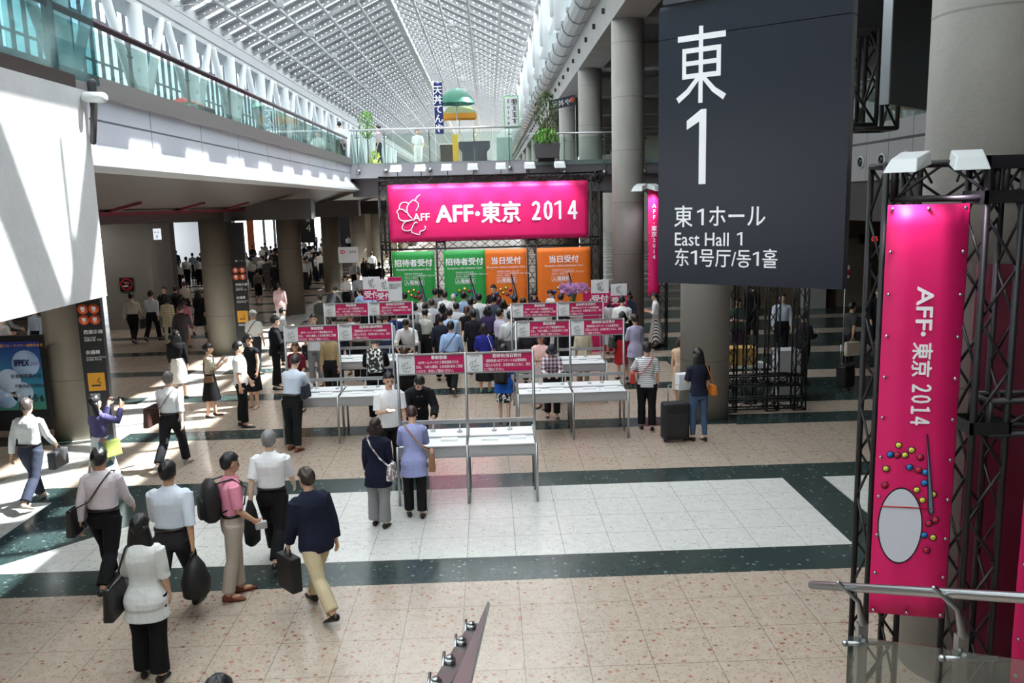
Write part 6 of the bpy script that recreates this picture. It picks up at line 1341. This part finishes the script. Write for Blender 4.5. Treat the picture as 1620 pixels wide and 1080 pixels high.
# ---------------------------------------------------------------- right-hand hall
for args in (
 (1190, 447, 1.70, 0, 'stand', ('long', (26, 26, 30)), PA(), ('short', HB), 'person in black with a backpack far behind the truss frame', 'm'),
 (1167, 472, 1.66, 150, 'hold', ('tee', (44, 66, 58)), PA((50, 34, 54)), ('short', (34, 26, 26)), 'person in dark green between column and truss frame', 'm'),
 (1238, 464, 1.76, 172, 'stand', ('long', (196, 204, 216)), PA(), ('short', HB), 'man in a white shirt seen through the truss frame', 'm'),
 (1276, 492, 1.68, -70, 'holdR', ('long', (34, 32, 34)), PA(), ('short', HB), 'man in black looking at his phone right of the truss frame', 'm'),
 (1351, 478, 1.64, -75, 'pull', ('tee', (60, 62, 62)), PA(), ('short', HB), 'person in a grey T-shirt pulling a suitcase on the right', 'f'),
 (1391, 456, 1.72, 180, 'stand', ('long', (26, 27, 32)), PA(), ('short', HB), 'person in black behind the left leg of the near truss tower', 'm')):
    person(*args[:10], 1)
    if 'pulling' in args[8]: hand_bag('R', 'cream cloth tote bag of the person pulling a suitcase', cloth((206, 194, 172)), w=.4, h=.36, d=.12, name='tote_bag')
# ---------------------------------------------------------------- on the bridge and walkway
def up(u, v, y, h, f, pose, top, bot, hair, label, sex='m'):
    q = aty(u, v, y); t = person(u, v, h, f, pose, top, bot, hair, label, sex, 0, z=5.78, extra={'y': y}); return t
up(660, 209, 37.5, 1.7, 178, 'stand2', ('short', (242, 242, 240)), PA((232, 232, 226)), ('short', (60, 44, 38)), 'man all in white standing on the bridge behind the glass')
up(537, 198, 33.5, 1.7, 0, 'stand', ('long', (236, 236, 240)), PA(Nv), ('short', HB), 'black haired person in white on the walkway where it meets the bridge')
up(597, 201, 35.5, 1.7, 100, 'stand', ('short', (206, 180, 190)), PA(Nv), ('short', HB), 'person in pale pink behind the plants on the bridge')
# ---------------------------------------------------------------- the far crowd
rn = random.Random(11)
kinds = [('white shirt', (226, 228, 230), 'long'), ('dark suit', (32, 33, 38), 'jacket'), ('grey shirt', (128, 130, 134), 'long'), ('black clothes', (28, 27, 30), 'long')]
pts = [(388, 399), (399, 388), (404, 399), (413, 390), (418, 384), (428, 389), (436, 386), (447, 376), (455, 375), (463, 381), (470, 376), (480, 379), (466, 387), (489, 383), (498, 370), (511, 371), (508, 385), (487, 392), (452, 390), (440, 397),
       (430, 396), (420, 402), (412, 405), (397, 410), (390, 404), (475, 398), (499, 392), (460, 398), (535, 372), (551, 372), (481, 408), (468, 410), (452, 412), (434, 414), (500, 402), (492, 400)]
for i, (u, v) in enumerate(pts):
    k = kinds[rn.choice([0, 0, 0, 1, 1, 2, 3])]; fem = False
    person(u, v, rn.uniform(1.62, 1.76), rn.choice([0, 5, -20, 30, 170, -60]), rn.choice(['stand', 'stand2', 'hold']), (k[2], k[1]), PA(rn.choice([Bk, Nv, (50, 50, 54)])), ('short', HB),
           'person in %s, one of the distant crowd under the left gallery' % k[0], 'm', 0, grp='distant crowd in %s' % k[0])
for args in (
 (407, 425, 1.62, -5, 'stand', ('long', (126, 124, 122)), ('pencil', Bk), ('short', HB), 'woman in grey with a black skirt, nearest left of the far crowd', 'f'),
 (421, 408, 1.72, 10, 'stand', ('long', (98, 96, 98)), PA((92, 90, 92)), ('short', HB), 'man in a grey suit facing the far crowd', 'm'),
 (429, 406, 1.70, 0, 'stand', ('long', (150, 148, 146)), PA(), ('short', HBR), 'man in a light grey shirt right of the grey suit', 'm'),
 (468, 416, 1.66, -5, 'stand', ('short', (110, 108, 100)), PA((90, 74, 64)), ('short', HB), 'man in olive short sleeves at the back of the far crowd', 'm'),
 (485, 405, 1.70, 5, 'stand', ('long', (170, 168, 166)), PA(), ('short', HB), 'man in a pale grey shirt before the gate number board', 'm'),
 (455, 404, 1.74, 0, 'stand', ('long', (26, 26, 28)), PA(), ('short', HB), 'tall man in black in the middle of the far crowd', 'm'),
 (507, 397, 1.72, 0, 'holdR', ('long', (226, 228, 232)), PA(), ('short', HB), 'man in a bright white shirt just left of the third column', 'm'),
 (495, 388, 1.72, 40, 'stand', ('long', (220, 222, 228)), PA(), ('short', HB), 'man in a white shirt with a dark vest near the third column', 'm')):
    person(*args[:10], 0)
